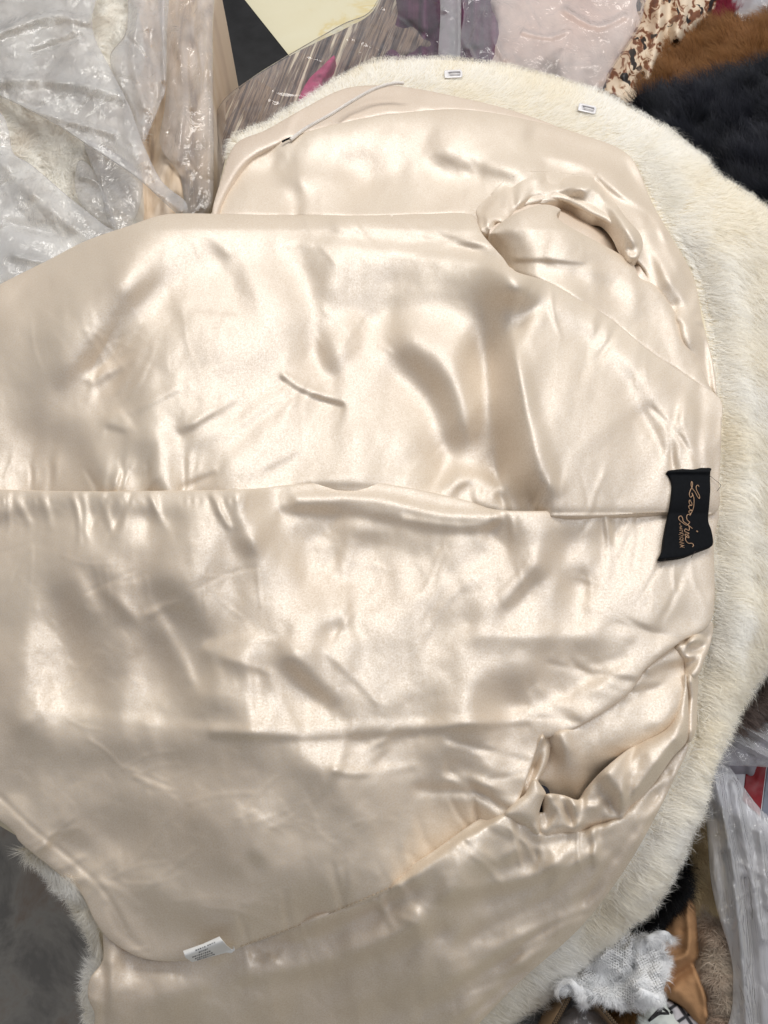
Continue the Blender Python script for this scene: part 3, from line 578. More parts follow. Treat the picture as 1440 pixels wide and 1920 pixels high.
# --- lower sleeve and its armhole
z6 = lambda p: Z(p, 900, 1140, 2.667)
TSL = z6([(1010, 150), (1032, 260), (1034, 420), (1010, 520), (930, 600), (800, 680), (700, 742), (610, 820), (540, 900), (500, 955), (420, 945), (330, 935), (268, 860), (320, 780), (330, 640), (290, 600), (440, 560), (740, 380), (880, 200)])
tsl_s = Surf(TSL, off=-.006, under=[LOW], step=3, roll=.005, rollw=9, noise=.16, nscale=60, seed=31, k=.5, bright=[('g', *z6([(390, 700)])[0], 14, 26, -20, -.7), ('g', *z6([(440, 640)])[0], 8, 14, 0, .6), ('s', z6([(840, 320), (900, 290), (1020, 270)]), 7, -.5), ('s', z6([(860, 270), (960, 220), (1020, 190)]), 10, .6), ('s', z6([(720, 470), (860, 440), (1020, 330)]), 12, .5), ('s', z6([(740, 410), (900, 385)]), 6, -.5), ('s', z6([(700, 560), (850, 540), (960, 480)]), 14, .4), ('g', *z6([(560, 620)])[0], 40, 20, -10, .15), ('g', *z6([(540, 780)])[0], 60, 30, -30, -.25), ('g', *z6([(400, 880)])[0], 40, 16, 5, -.3)])
build('sleeve', tsl_s, SATIN, coat, skirt=((1.5, .0008), (2, .004), (1.5, .014)))
TROLL = z6([(1030, 330), (1040, 480), (1036, 650), (960, 745), (860, 885), (735, 1015), (705, 1052), (560, 1110), (420, 1128), (292, 1128), (294, 1035), (322, 1020), (330, 960), (345, 932), (420, 940), (500, 962), (560, 885), (640, 800), (760, 700), (925, 602), (990, 520), (1015, 430)])
TLEFT = z6([(128, 1030), (190, 965), (232, 930), (272, 860), (305, 890), (328, 930), (312, 960), (296, 1010), (290, 1060), (294, 1126), (255, 1112), (190, 1065)])
troll_b = [('s', z6([(1000, 560), (900, 640), (790, 710), (740, 790), (728, 880), (738, 960), (715, 1035)]), 5, .9), ('s', z6([(930, 620), (800, 740), (770, 860)]), 10, .3), ('s', z6([(620, 870), (660, 930), (700, 1000)]), 12, -.6), ('s', z6([(640, 990), (650, 1020), (690, 1040)]), 5, .9), ('s', z6([(385, 975), (410, 1000), (440, 1060), (470, 1095), (490, 1060), (505, 1000)]), 4, .9), ('g', *z6([(455, 1010)])[0], 9, 24, -10, -.6), ('g', *z6([(345, 1000)])[0], 10, 20, 0, -.4), ('s', z6([(320, 1060), (330, 1100), (370, 1040)]), 4, .5),
    ('s', z6([(480, 975), (580, 975), (600, 955)]), 4, .7), ('g', *z6([(560, 1040)])[0], 18, 20, 0, -.25), ('g', *z6([(860, 800)])[0], 20, 50, 35, .2), ('s', z6([(1000, 640), (930, 740), (820, 880), (740, 980)]), 7, -.5), ('s', z6([(400, 1115), (560, 1095), (690, 1055)]), 6, -.5), ('s', z6([(1020, 420), (1020, 560), (990, 640)]), 6, .4)]
troll_s = Surf(TROLL, off=.004, step=2.5, roll=.005, rollw=6, bright=troll_b, noise=.14, nscale=45, seed=32, k=.66)
build('armhole_edge', troll_s, SATIN, coat, skirt=((1.5, .0008), (2, .004), (1, .014)))
tleft_s = Surf(TLEFT, off=.006, step=2.5, roll=.005, rollw=6, bright=[('s', z6([(190, 980), (250, 930), (300, 900)]), 6, .4), ('s', z6([(200, 1060), (270, 1060)]), 8, -.4), ('s', z6([(310, 910), (300, 1000), (285, 1090)]), 3, .6)], noise=.12, nscale=40, seed=33)
build('armhole_flap', tleft_s, SATIN, coat, skirt=((1.2, .0008), (1.5, .004), (1, .012)))
PLT = z6([(296, 652), (342, 636), (356, 670), (330, 790), (280, 876), (240, 930), (196, 968), (170, 985), (230, 820)])
build('sleeve_pleat', Surf(PLT, off=-.004, step=2.5, roll=.004, rollw=6, k=.7, seed=36, noise=.15, nscale=40, bright=[('s', z6([(335, 650), (300, 780), (240, 900)]), 4, .7), ('s', z6([(312, 660), (270, 790)]), 4, -.6)]), SATIN, coat, skirt=((1, .0008), (1.2, .003), (.5, .010)))
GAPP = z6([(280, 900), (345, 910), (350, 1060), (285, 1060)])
build('dark_gap_piece', Surf(GAPP, off=-.014, step=3), simple('navy_black', (.008, .010, .02), .8), coat, skirt=None)  # near-black piece set below the gap in the armhole edge
# small glossy folds where the lower sleeve meets the neck edge
NECKF = z6([(985, 190), (1060, 120), (1150, 70), (1165, 100), (1150, 180), (1120, 260), (1092, 330), (1040, 345), (1030, 270), (1005, 220)])
build('sleeve_pleat', Surf(NECKF, off=.000, step=2.5, roll=.005, rollw=7, k=.75, seed=34, noise=.15, nscale=30, bright=[('s', z6([(1010, 210), (1030, 165), (1080, 140), (1130, 160), (1120, 200), (1050, 230)]), 4, .9), ('g', *z6([(1070, 185)])[0], 16, 9, 0, -.6), ('s', z6([(1060, 320), (1090, 270), (1120, 220)]), 5, .5), ('s', z6([(1040, 260), (1060, 250)]), 5, -.5)]), SATIN, coat, skirt=((1.2, .0008), (1.5, .004), (1, .012)))
STRIPF = z6([(1034, 345), (1088, 340), (1084, 480), (1080, 600), (1046, 668), (1036, 560)])
build('sleeve_pleat', Surf(STRIPF, off=-.003, step=2.5, roll=.004, rollw=6, k=.7, bright=[('s', z6([(1078, 360), (1070, 480), (1060, 600)]), 5, .8), ('s', z6([(1050, 380), (1050, 440)]), 5, -.6)]), SATIN, coat, skirt=((1.2, .0008), (1.5, .004), (1, .012)))

# --- front lining on the near side
NEAR = [(1290, 1395), (1262, 1462), (1212, 1560), (1160, 1645), (1085, 1740), (975, 1838), (890, 1925), (800, 2010), (400, 2020), (200, 1960), (178, 1898), (166, 1868), (170, 1835), (194, 1800), (198, 1740), (250, 1740), (450, 1740), (620, 1690), (780, 1620), (930, 1520), (1000, 1530), (1150, 1500), (1240, 1420)]
near_b = [('s', [(480, 1790), (600, 1795), (700, 1745), (790, 1690)], 18, .5), ('s', [(470, 1782), (600, 1740), (700, 1700), (780, 1660)], 9, -.5), ('s', [(460, 1838), (600, 1815), (720, 1775), (830, 1735)], 14, -.6), ('g', 480, 1800, 20, 30, 0, .4), ('g', 700, 1840, 110, 30, -20, .35), ('s', [(640, 1900), (760, 1860), (840, 1800)], 16, -.3), ('s', [(760, 1690), (800, 1720), (805, 1760)], 12, .45),
    ('s', [(840, 1600), (960, 1590), (1050, 1560), (1130, 1535)], 10, .25), ('s', [(968, 1548), (966, 1575)], 5, .7), ('s', [(1048, 1570), (1045, 1610)], 8, .6), ('g', 1130, 1570, 14, 18, 0, -.4), ('s', [(1000, 1580), (980, 1600), (900, 1640)], 12, -.5), ('s', [(830, 1690), (960, 1660), (1060, 1632), (1120, 1612)], 10, -.65), ('s', [(880, 1650), (1000, 1630), (1100, 1590)], 12, .4), ('s', [(1230, 1440), (1190, 1510), (1120, 1570)], 7, .5), ('s', [(1260, 1450), (1220, 1530), (1140, 1620), (1100, 1680)], 8, -.45), ('s', [(1280, 1410), (1240, 1490), (1180, 1580), (1120, 1660), (1100, 1700)], 5, .55),
    ('s', [(1110, 1690), (1140, 1650)], 6, .5), ('s', [(850, 1790), (960, 1735), (1070, 1680), (1140, 1610)], 9, .35), ('s', [(860, 1760), (960, 1710), (1060, 1660)], 9, -.35), ('s', [(800, 1880), (930, 1800), (1040, 1720)], 10, -.4), ('s', [(860, 1880), (980, 1790), (1060, 1720)], 7, .35), ('s', [(720, 1920), (840, 1870), (930, 1820)], 9, .25), ('s', [(200, 1810), (202, 1860), (200, 1900)], 6, -.5), ('s', [(190, 1820), (182, 1870)], 6, .4), ('g', 310, 1830, 60, 20, -10, .2), ('s', [(280, 1805), (290, 1825)], 6, .3), ('g', 500, 1890, 200, 40, -8, -.3)]
near_b += pulls(LSEAM, 14, 30, 110, 20, 80, .4, 21) + pulls([(1280, 1410), (1212, 1560), (1085, 1740), (975, 1838)], 16, 120, 330, 140, 165, .45, 22, (4, 9)) + pulls([(960, 1545), (1050, 1565), (1150, 1530)], 7, 30, 80, 70, 130, .5, 23)
near_s = Surf(NEAR, off=-.008, under=[LOW, TROLL], step=3.5, roll=.004, rollw=8, bright=near_b, noise=.30, nscale=80, seed=35, k=.5, raw=[('g', 260, 1720, 200, 90, 10, -.022), ('s', [(250, 1800), (450, 1790), (700, 1700)], 30, -.006)], aniso=(1, 1))
build('front_lining', near_s, SATIN, coat, label='front lining on the near side, below the slanting seam')

# --- stitching pulled thread by thread along the long seams
THREAD = simple('champagne_thread', (.55, .43, .30), .7)
def seam(pts, sf, n, off=.0006, rad=.00028, dash=.7):
    c = catmull(pts, False, 20); d = np.r_[0, np.cumsum(np.hypot(*np.diff(c, axis=0).T))]
    for k in range(n):
        a, b = (k + .15) / n * d[-1], (k + .15 + dash) / n * d[-1]; s = np.linspace(a, b, 4)
        u = np.interp(s, d, c[:, 0]); v = np.interp(s, d, c[:, 1])
        tube('stitch', P(u, v, sf(u, v) + off), rad, THREAD, coat, 4)
seam([(0, 937), (200, 935), (330, 933), (450, 930)], lambda u, v: up_s.at(u, v - 3) - .002, 46)
seam([(951, 1527), (860, 1582), (780, 1640), (620, 1712), (450, 1775)], lambda u, v: low_s.at(u, v - 3) - .001, 64)
seam([(940, 963), (1100, 966), (1248, 960)], lambda u, v: up_s.at(u, v - 3) - .001, 34)

# --- black woven brand label at the neck, lettered in copper thread
zl = lambda p: Z(p, 1230, 870, 10.105)
BRAND = zl([(225, 130), (420, 100), (700, 72), (960, 68), (1050, 88), (1030, 140), (1025, 300), (1030, 480), (1010, 760), (990, 1000), (1000, 1120), (1045, 1240), (1080, 1420), (1075, 1520), (1030, 1555), (800, 1640), (560, 1735), (300, 1775), (70, 1785), (130, 1640), (160, 1400), (215, 1100), (260, 900), (300, 600), (310, 400), (280, 270), (240, 200)])
def both(u, v): return np.maximum(up_s.at(u, v), low_s.at(u, v))
def brand_base(U, V): return both(U, np.full_like(V, 900.) * .0 + V) * .5 + (BASE(U, V) + .004) * .5
brand_s = Surf(BRAND, base=brand_base, off=.006, step=2, pad=30, roll=.001, rollw=3, extra=lambda U, V, d: .0018 * np.sin((V - 880) / 26.) + .003 * np.exp(-((V - 884) / 4.) ** 2))
m_black = simple('black_ribbon', (.005, .006, .008), .85, .15, .2, 300, .3, 2600)
brand = build('brand_label', brand_s, m_black, coat, label='black woven label with copper script at the neck', skirt=((.4, .0004), (.3, .002), (0, .006)))
COPPER = simple('copper_thread', (.55, .34, .20), .5, .5, .2, 900)
def script(pts, name='lettering', r=.00034, sub=6):
    c = catmull(zl(pts), False, sub); tube(name, P(c[:, 0], c[:, 1], brand_s.at(c[:, 0], c[:, 1]) + .0005), r, COPPER, brand, 5)
script([(815, 430), (790, 400), (760, 430), (770, 500), (820, 600), (822, 655), (785, 620), (740, 530), (690, 470), (665, 400), (672, 335), (690, 360), (685, 430), (650, 500), (630, 570), (650, 630), (690, 600), (680, 550), (715, 640), (718, 760), (700, 860), (660, 940), (640, 980)])
script([(660, 690), (630, 690), (630, 750), (670, 790), (680, 750), (650, 700)]); script([(680, 780), (620, 800), (640, 860), (690, 880), (630, 890), (625, 920), (660, 950), (600, 960), (580, 1000), (590, 1060), (640, 1100)])
script([(640, 1110), (580, 1160), (500, 1110), (440, 1060), (430, 1010), (470, 985), (500, 1020), (520, 1090), (600, 1150), (690, 1225)]); script([(600, 1150), (630, 1200), (620, 1260), (560, 1230), (545, 1280), (620, 1310), (600, 1330), (550, 1330)])
script([(550, 1330), (560, 1370), (620, 1400), (610, 1360), (570, 1380), (560, 1440), (610, 1500), (680, 1505), (710, 1540), (690, 1570)]); script([(765, 1272), (790, 1285)], r=.0006)
for s_ in ([(455, 1120), (450, 1150), (480, 1170)], [(445, 1200), (490, 1180), (450, 1230), (495, 1220)], [(440, 1260), (500, 1250), (495, 1290), (445, 1300)], [(430, 1340), (510, 1310), (505, 1370), (470, 1350)],
           [(440, 1380), (510, 1400), (500, 1440), (440, 1430), (470, 1410)], [(450, 1470), (520, 1450)], [(440, 1490), (530, 1500), (450, 1530), (535, 1550)], [(455, 1580), (530, 1540), (470, 1560), (540, 1585)]):
    script(s_, 'small_lettering', .00022, 2)
DARKT = simple('dark_thread', (.05, .035, .03), .7)
for pts in ([(1030, 230), (1130, 310), (1210, 375), (1225, 420), (1155, 515)], [(745, 1655), (700, 1720), (665, 1780)], [(175, 1795), (165, 1830), (90, 1850), (20, 1875)], [(200, 155), (225, 160)]):
    c = catmull(zl(pts), False, 5); tube('loose_thread', P(c[:, 0], c[:, 1], brand_s.at(c[:, 0], c[:, 1]) + .0015), .00022, DARKT, brand, 4)

# --- white care label standing out of the slanting seam
CARE = [(343, 1783), (380, 1770), (411, 1756), (424, 1772), (436, 1782), (438, 1774), (440, 1782), (434, 1787), (424, 1786), (360, 1804), (348, 1796)]
def care_base(U, V): return BASE(U, V) - .006 + .010 * np.sin(np.clip((V + (U - 345) * .38 - 1778) / 30., -.2, 1.2) * np.pi) * .9
care_s = Surf(CARE, base=care_base, off=.012, step=1.5, pad=20, smooth=False)
care = build('care_label', care_s, simple('white_ribbon', (.78, .78, .76), .5, .4, .04), coat, skirt=((.2, .0004), (0, .0015)), label='small white printed care label sewn into the seam')
INK = simple('grey_ink', (.10, .10, .11), .7)
r_ = random.Random(4)
for row, (x0, y0, x1, y1) in enumerate([(367, 1783, 387, 1775), (389, 1774, 405, 1767), (373, 1787, 391, 1780), (361, 1796, 396, 1784), (366, 1799, 400, 1787), (370, 1801, 404, 1790)]):
    n = max(4, int((x1 - x0) / 3.6))
    for i in range(n):
        t = i / n; x = x0 + (x1 - x0) * t; y = y0 + (y1 - y0) * t
        g = [(x, y), (x + r_.uniform(-.4, .6), y - 2.4), (x + 2, y - 2.8), (x + 1.9, y - .6)]
        if r_.random() < .6: g += [(x + .2, y - 1.2), (x + 2, y - 1.8)]
        c = np.array(g); tube('printed_mark', P(c[:, 0], c[:, 1], care_s.at(c[:, 0], c[:, 1]) + .0003), .00014, INK, care, 3)

# --- clear hooks on the fur, hanging cord, dark fleck
PLASTIC = simple('clear_hook_plastic', (.82, .80, .80), .18, .7, .05, 300)
def hook(cx, cy, ang):
    a = math.radians(ang); c, s = math.cos(a), math.sin(a)
    hz = float(shell_s.at(cx, cy)) + .0065
    def W(x, y, z): return P(cx + x * c - y * s, cy + x * s + y * c, hz + z)
    outl = [(-17, -6), (-15, -8), (14, -8), (17, -4), (17, 5), (14, 7), (-15, 7), (-17, 5)]
    inn = [(-9, -3.5), (-8, -4), (12, -4), (13, -2), (13, 2), (12, 3.5), (-8, 3.5), (-9, 3)]
    co = []; q = []; n = 8
    for z, ol in ((0, outl), (.003, outl), (.0034, [(x * .95, y * .9) for x, y in outl]), (.0030, inn), (.0012, inn)): co += [W(x, y, z) for x, y in ol]
    for k in range(4):
        for i in range(n): q.append((k * n + i, k * n + (i + 1) % n, (k + 1) * n + (i + 1) % n, (k + 1) * n + i))
    co.append(W(2, 0, .0012)); tri = [(4 * n + i, 4 * n + (i + 1) % n, 5 * n) for i in range(n)]
    o = link('hook', mesh_np('hook', np.array(co), q, tri, smooth=False), PLASTIC, coat)
    bar = np.array([W(-6, -.5, .003), W(4, -.5, .0036), W(12, 0, .003)]); tube('hook_tongue', bar, .0011, PLASTIC, o, 6)
hook(850, 139, -3); hook(1101, 204, 12)
CORD = simple('white_cord', (.90, .85, .79), .6, .4, .15, 500)
c = catmull([(545, 262), (575, 240), (620, 215), (660, 190), (700, 168), (735, 157), (756, 156)], False, 24)
hc = P(c[:, 0], c[:, 1], np.maximum(facing_s.at(c[:, 0], c[:, 1]), front_s.at(c[:, 0], c[:, 1])) + .004)
cord = tube('hanging_cord', hc, .0016, CORD, coat, 7)
T = np.gradient(hc, axis=0); T /= np.linalg.norm(T, axis=1)[:, None]; A = np.cross(T, [0, 0, 1.]); A /= np.linalg.norm(A, axis=1)[:, None]; Bn = np.cross(T, A)
ss = np.linspace(0, 1, 360); L0 = np.linspace(0, 1, len(hc))
for ph in (0, 2.09, 4.19):
    f = lambda M: np.stack([np.interp(ss, L0, M[:, k]) for k in range(3)], 1)
    tube('cord_strand', f(hc) + (f(A) * np.cos(ss * 210 + ph)[:, None] + f(Bn) * np.sin(ss * 210 + ph)[:, None]) * .0014, .0010, CORD, cord, 5)
c = catmull([(529, 266), (536, 262), (546, 258)], False, 4); tube('dark_tuft', P(c[:, 0], c[:, 1], front_s.at(c[:, 0], c[:, 1]) + .006), .0012, m_black, coat, 5)
#@@WARES
# ------------------------------------------------------------------ the wares around the coat
def FLAT(z): return lambda U, V: np.full(U.shape, float(z))
def tilt(z, gu=0., gv=0., u0=720., v0=200.): return lambda U, V: z + gu * (U - u0) + gv * (V - v0)
DEEP = ((3, .004), (6, .02), (8, .08), (8, .2), (8, .36))
MID = ((2, .003), (4, .012), (5, .05), (5, .12))
EDGE = ((.6, .0006), (.6, .002))

def cloth_px(name, stops, scale, rot=0., detail=3, dist=0., rough=.7, spec=.3, bmp=0., bsc=200):
    """cloth or pile coloured by noise stretched along the fold direction"""
    m, nt, b, _ = new_mat(name); v = px_coord(nt, scale, rot)
    f = noise_n(nt, v, 1.0, detail, .6, dist)
    nt.links.new(ramp(nt, f, stops), b.inputs['Base Color']); b.inputs['Roughness'].default_value = rough; b.inputs['Specular IOR Level'].default_value = spec
    if bmp: bump(nt, noise_n(nt, px_coord(nt, (1, 1, 1)), bsc, 4), bmp, .001, b)
    return m

def crinkle(poly, z, seed, amp=.006, cell=900, gv=0., gu=0., off=0., step=3, folds=(), pad=30, roll=.006, rollw=10, smooth=True, fine=.5):
    pl = np.array(poly, float); x0, y0 = pl.min(0); x1, y1 = pl.max(0)
    n = int(max(12, min(90, (x1 - x0) * (y1 - y0) / cell)))
    def ex(U, V, d):
        h = amp * .5 * fbm(U / 60, V / 60, seed + 8, 3)
        h = h + amp * .05 * ridged((U + .5 * V) / 75 + .5 * vnoise(U / 40, V / 40, seed), (V - .4 * U) / 110, seed + 3, 4, .5) * fine * 2
        return h + (feat(U, V, folds) if folds else 0) + feat(U, V, creases)
    rr = random.Random(seed); creases = []; dom = rr.uniform(0, math.pi)
    for _ in range(int(max(10, min(60, (x1 - x0) * (y1 - y0) / 1300)))):
        x, y = rr.uniform(x0, x1), rr.uniform(y0, y1); a = dom + rr.gauss(0, .6); l = rr.uniform(25, 150); ww = rr.uniform(1.8, 4)
        q = [(x, y), (x + math.cos(a) * l * .5, y + math.sin(a) * l * .5), (x + math.cos(a + rr.uniform(-.3, .3)) * l, y + math.sin(a + rr.uniform(-.3, .3)) * l)]
        creases.append(('s', q, ww, rr.choice((-1, 1)) * ww * .00042 * rr.uniform(.4, 1.3)))
    return Surf(poly, base=tilt(z, gu, gv, (x0 + x1) / 2, (y0 + y1) / 2), step=min(step, 2), pad=pad, roll=roll, rollw=rollw, extra=ex, smooth=smooth)

def lumps(poly, z, seed, amp=.02, scale=80, gu=0., gv=0., roll=.02, rollw=20, folds=(), step=5, pad=40, stretch=(1, 1)):
    pl = np.array(poly, float); c = pl.mean(0)
    return Surf(poly, base=tilt(z, gu, gv, c[0], c[1]), step=step, pad=pad, roll=roll, rollw=rollw,
                extra=lambda U, V, d: amp * fbm(U / scale * stretch[0], V / scale * stretch[1], seed, 3) + (feat(U, V, folds) if folds else 0))

# --- black board on the floor
pb = [P(x, y, .03) for x, y in ((455, -8), (580, 149), (491, 235))]
e1, e2 = pb[0] - pb[1], pb[2] - pb[1]; e1 = e1 / np.linalg.norm(e1); e2 = e2 - e1 * np.dot(e1, e2); e2 /= np.linalg.norm(e2)
if True:
    L1, L2, r = .75, .8, .006
    ring = []
    for s, t in ((0, 0), (1, 0), (1, 1), (0, 1)):
        sx, tx = (1 if s == 0 else -1), (1 if t == 0 else -1)
        ring.append((s * L1, t * L2, sx, tx))
    co = []
    for z, ins_ in ((.0, 0), (.026, 0), (.030, r)):
        for a, b, sx, tx in ring:
            p = pb[1] + e1 * (a + sx * ins_) + e2 * (b + tx * ins_); co.append((p[0], p[1], z))
    q = [(k * 4 + i, k * 4 + (i + 1) % 4, (k + 1) * 4 + (i + 1) % 4, (k + 1) * 4 + i) for k in range(2) for i in range(4)] + [(8, 9, 10, 11)]
    bm_ = simple('black_board_paint', (.010, .010, .011), .55, .4, .6, 30, .5, 260)
    link('black_board', mesh_np('black_board', np.array(co), q, smooth=False), bm_, label='flat black board lying on the cream floor behind the bags', category='board')

# --- big clear bag of white furs at the left
bag = thing('plastic_bag', 'crumpled milky plastic bag stuffed with white furs, left of the coat', 'bag')
WCON = [(-120, -80), (180, -80), (250, 10), (240, 120), (250, 260), (262, 400), (235, 470), (120, 520), (-120, 640)]
wfur = cloth_px('white_fur_pile', [(.3, (.72, .69, .62)), (.5, (.82, .80, .74)), (.7, (.66, .60, .51))], (10, 7, 1), .4, 3, .3, .9, .1)
wc_s = lumps(WCON, .512, 41, .009, 80, gv=-.00004)
wc = build('packed_fur', wc_s, wfur, bag, skirt=DEEP)
strands('fur', wc_s.at, [(-60, -60), (260, -60), (262, 300), (230, 440), (60, 420), (-60, 300)], 30000, .018, lambda U, V: (np.full(U.shape, .7), np.full(U.shape, .5)), FUR, wc, ca=(.90, .88, .83), cb=(.80, .74, .65), seed=140, up=.3, clump=.9, wild=.4, width=.0004, tintscale=45)
F1 = [(-120, -90), (165, -90), (172, 50), (212, 138), (245, 205), (265, 262), (302, 338), (348, 378), (346, 404), (330, 398), (255, 330), (170, 274), (100, 228), (0, 178), (-120, 130)]
F2 = [(-120, 170), (-10, 205), (14, 240), (24, 286), (60, 310), (130, 370), (190, 418), (214, 440), (140, 478), (60, 520), (-120, 600)]
F5 = [(160, 262), (258, 318), (262, 380), (240, 430), (228, 446), (204, 420), (186, 344)]
F1S = crinkle(F1, .545, 42, .008, 1500, gv=-.00003, step=2.5, folds=[('s', [(0, 182), (170, 278), (338, 396)], 6, .006), ('s', [(0, 60), (90, 30), (165, 40)], 8, .008), ('s', [(0, 150), (100, 150), (230, 180)], 9, .007), ('s', [(60, 100), (150, 70)], 6, -.006), ('s', [(30, 200), (140, 230), (210, 250)], 5, .004)])
build('film', F1S, FILM_MILKY, bag, skirt=EDGE)
build('film', crinkle(F2, .555, 43, .008, 1100, gv=-.00003, folds=[('s', [(0, 300), (80, 380), (150, 440)], 10, .006), ('s', [(20, 420), (120, 440)], 8, -.008), ('s', [(30, 480), (110, 500)], 6, .006)]), FILM_MILKY, bag, skirt=EDGE)
build('film', crinkle(F5, .535, 44, .006, 500, folds=[('s', [(188, 330), (215, 430)], 4, .004)]), FILM, bag, skirt=EDGE)
build('film', crinkle([(150, 300), (182, 330), (215, 420), (180, 415), (150, 380), (140, 340)], .530, 45, .007, 260, folds=[('s', [(150, 330), (185, 345), (205, 400)], 4, .006)]), FILM, bag, skirt=EDGE)

# --- second bag: taupe furs in clear film
bag2 = thing('plastic_bag', 'tall clear plastic bag of beige and taupe furs beside the black board', 'bag')
BCON = [(150, -90), (385, -90), (390, 60), (391, 200), (393, 300), (386, 380), (345, 430), (240, 440), (200, 330), (190, 150)]
bfur = cloth_px('taupe_fur_pile', [(.28, (.30, .22, .17)), (.45, (.62, .48, .34)), (.6, (.74, .62, .50)), (.78, (.46, .36, .28))], (26, 5, 1), -.25, 4, .8, .8, .2, .4, 90)
build('packed_fur', lumps(BCON, .475, 46, .014, 60, folds=[('s', [(330, 200), (360, 300), (350, 400)], 12, .01)], stretch=(1.6, .6)), bfur, bag2, skirt=DEEP)
F3 = [(245, -90), (314, -90), (312, 60), (310, 160), (300, 190), (280, 240), (266, 262), (246, 212), (206, 112), (238, 52)]
F4 = [(296, -90), (396, -90), (398, 60), (399, 200), (400, 300), (396, 385), (372, 410), (350, 420), (338, 330), (300, 268), (312, 160)]
build('film', crinkle(F3, .535, 47, .007, 900, folds=[('s', [(306, 0), (308, 150)], 4, .006), ('s', [(262, 20), (250, 110), (270, 200)], 7, .006), ('s', [(285, 0), (284, 140)], 6, -.005)]), FILM_MILKY, bag2, skirt=EDGE)
build('film', crinkle(F4, .505, 48, .006, 1200, folds=[('s', [(372, 0), (378, 110), (360, 200)], 6, .006), ('s', [(396, 100), (394, 330)], 5, .004), ('s', [(330, 60), (345, 180), (330, 300)], 6, .005)]), FILM, bag2, skirt=EDGE)

# --- dark bag of striped furs behind the coat
bag3 = thing('plastic_bag', 'clear bag of long striped taupe and cream furs behind the coat collar', 'bag')
SCON = [(392, 250), (420, 196), (470, 150), (545, 104), (600, 76), (650, 52), (700, 20), (745, -60), (850, -90), (860, 140), (700, 200), (600, 260), (450, 330), (405, 440), (385, 410)]
def stripes():
    m, nt, b, _ = new_mat('striped_fur_pile'); v = px_coord(nt, (1, 1, 1), math.radians(-22))
    mp = N_(nt, 'ShaderNodeMapping'); mp.inputs['Scale'].default_value = (95, 4, 1); nt.links.new(v, mp.inputs[0])
    f = noise_n(nt, mp.outputs[0], 1, 4, .65, .25)
    nt.links.new(ramp(nt, f, [(.34, (.03, .02, .022)), (.44, (.14, .10, .08)), (.50, (.34, .25, .18)), (.55, (.12, .08, .07)), (.62, (.72, .62, .46))]), b.inputs['Base Color'])
    b.inputs['Roughness'].default_value = .6
    bump(nt, f, .8, .003, b); return m
STR = stripes()
sc_s = lumps(SCON, .368, 51, .016, 60, gv=.0001, roll=.05, rollw=45, folds=[('s', [(470, 330), (520, 200), (600, 90)], 14, .012), ('s', [(640, 180), (700, 90), (750, 0)], 16, .014), ('s', [(560, 200), (600, 120)], 10, -.01)], step=4)
build('packed_fur', sc_s, STR, bag3, skirt=DEEP)
build('packed_fur', lumps([(560, 185), (578, 150), (600, 128), (626, 104), (622, 120), (606, 150), (590, 178), (570, 195)], .372, 52, .004, 30, roll=.004, rollw=6, step=3), simple('pink_cloth', (.62, .09, .22), .6, .3, .25, 60), bag3, skirt=MID, label='pink cloth showing through the striped bag')
plum = cloth_px('plum_fur_pile', [(.3, (.020, .012, .022)), (.5, (.085, .022, .06)), (.65, (.16, .045, .10)), (.75, (.10, .08, .09))], (60, 4, 1), -.2, 4, .3, .6, .3, .3, 80)
build('packed_fur', lumps([(722, 100), (748, 20), (762, -90), (960, -90), (950, 60), (935, 150), (840, 140), (700, 160)], .367, 54, .012, 50, folds=[('s', [(800, -40), (790, 100)], 10, .01), ('s', [(880, -40), (860, 100)], 8, .008)], step=4), plum, bag3, skirt=DEEP, label='dark plum pile inside the bag')
F6 = [(395, 262), (415, 193), (470, 147), (545, 100), (640, 46), (700, 14), (745, -90), (850, -90), (850, 130), (700, 180), (600, 230), (450, 300), (402, 420), (388, 400)]
build('film', crinkle(F6, .40, 55, .004, 2600, gv=.0001, folds=[('s', [(480, 260), (520, 140)], 5, .004), ('s', [(640, 140), (690, 60), (720, 0)], 5, .004)], fine=.3), FILM_CLEAR, bag3, skirt=EDGE)
build('film', crinkle([(822, -90), (862, -90), (864, 30), (860, 120), (824, 118), (826, 20)], .412, 56, .003, 900, folds=[('s', [(860, -40), (862, 110)], 4, .006)]), FILM_MILKY, bag3, skirt=EDGE)

# --- bag of pale peach furs
bag4 = thing('plastic_bag', 'glossy crinkled plastic bag with pale peach garment, behind the collar hooks', 'bag')
PCON = [(900, -90), (1215, -90), (1205, 10), (1190, 60), (1150, 122), (1122, 185), (1000, 170), (915, 140), (935, 40)]
build('packed_garment', lumps(PCON, .375, 57, .010, 90, folds=[('g', 1010, 90, 60, 40, 10, .012), ('s', [(950, 20), (1000, 40), (1060, 20)], 12, -.008)], step=4), cloth_px('peach_cloth', [(.3, (.66, .50, .42)), (.6, (.72, .60, .52)), (.8, (.60, .42, .37))], (6, 6, 1), 0, 3, .3, .6, .3), bag4, skirt=DEEP)
F7 = [(856, -90), (1214, -90), (1208, 10), (1194, 58), (1152, 122), (1126, 172), (1060, 170), (925, 128), (858, 120), (870, 20)]
build('film', crinkle(F7, .408, 58, .006, 800, folds=[('s', [(870, 0), (862, 60), (890, 112)], 4, .008), ('s', [(905, 20), (880, 90)], 4, .006), ('s', [(930, 10), (925, 70), (945, 110)], 5, .006), ('s', [(980, 60), (1030, 70), (1070, 60), (1050, 110)], 4, .005), ('s', [(1060, 20), (1120, 50), (1170, 30)], 5, .008), ('s', [(1195, 0), (1180, 60), (1130, 150)], 6, .006)]), FILM, bag4, skirt=EDGE)

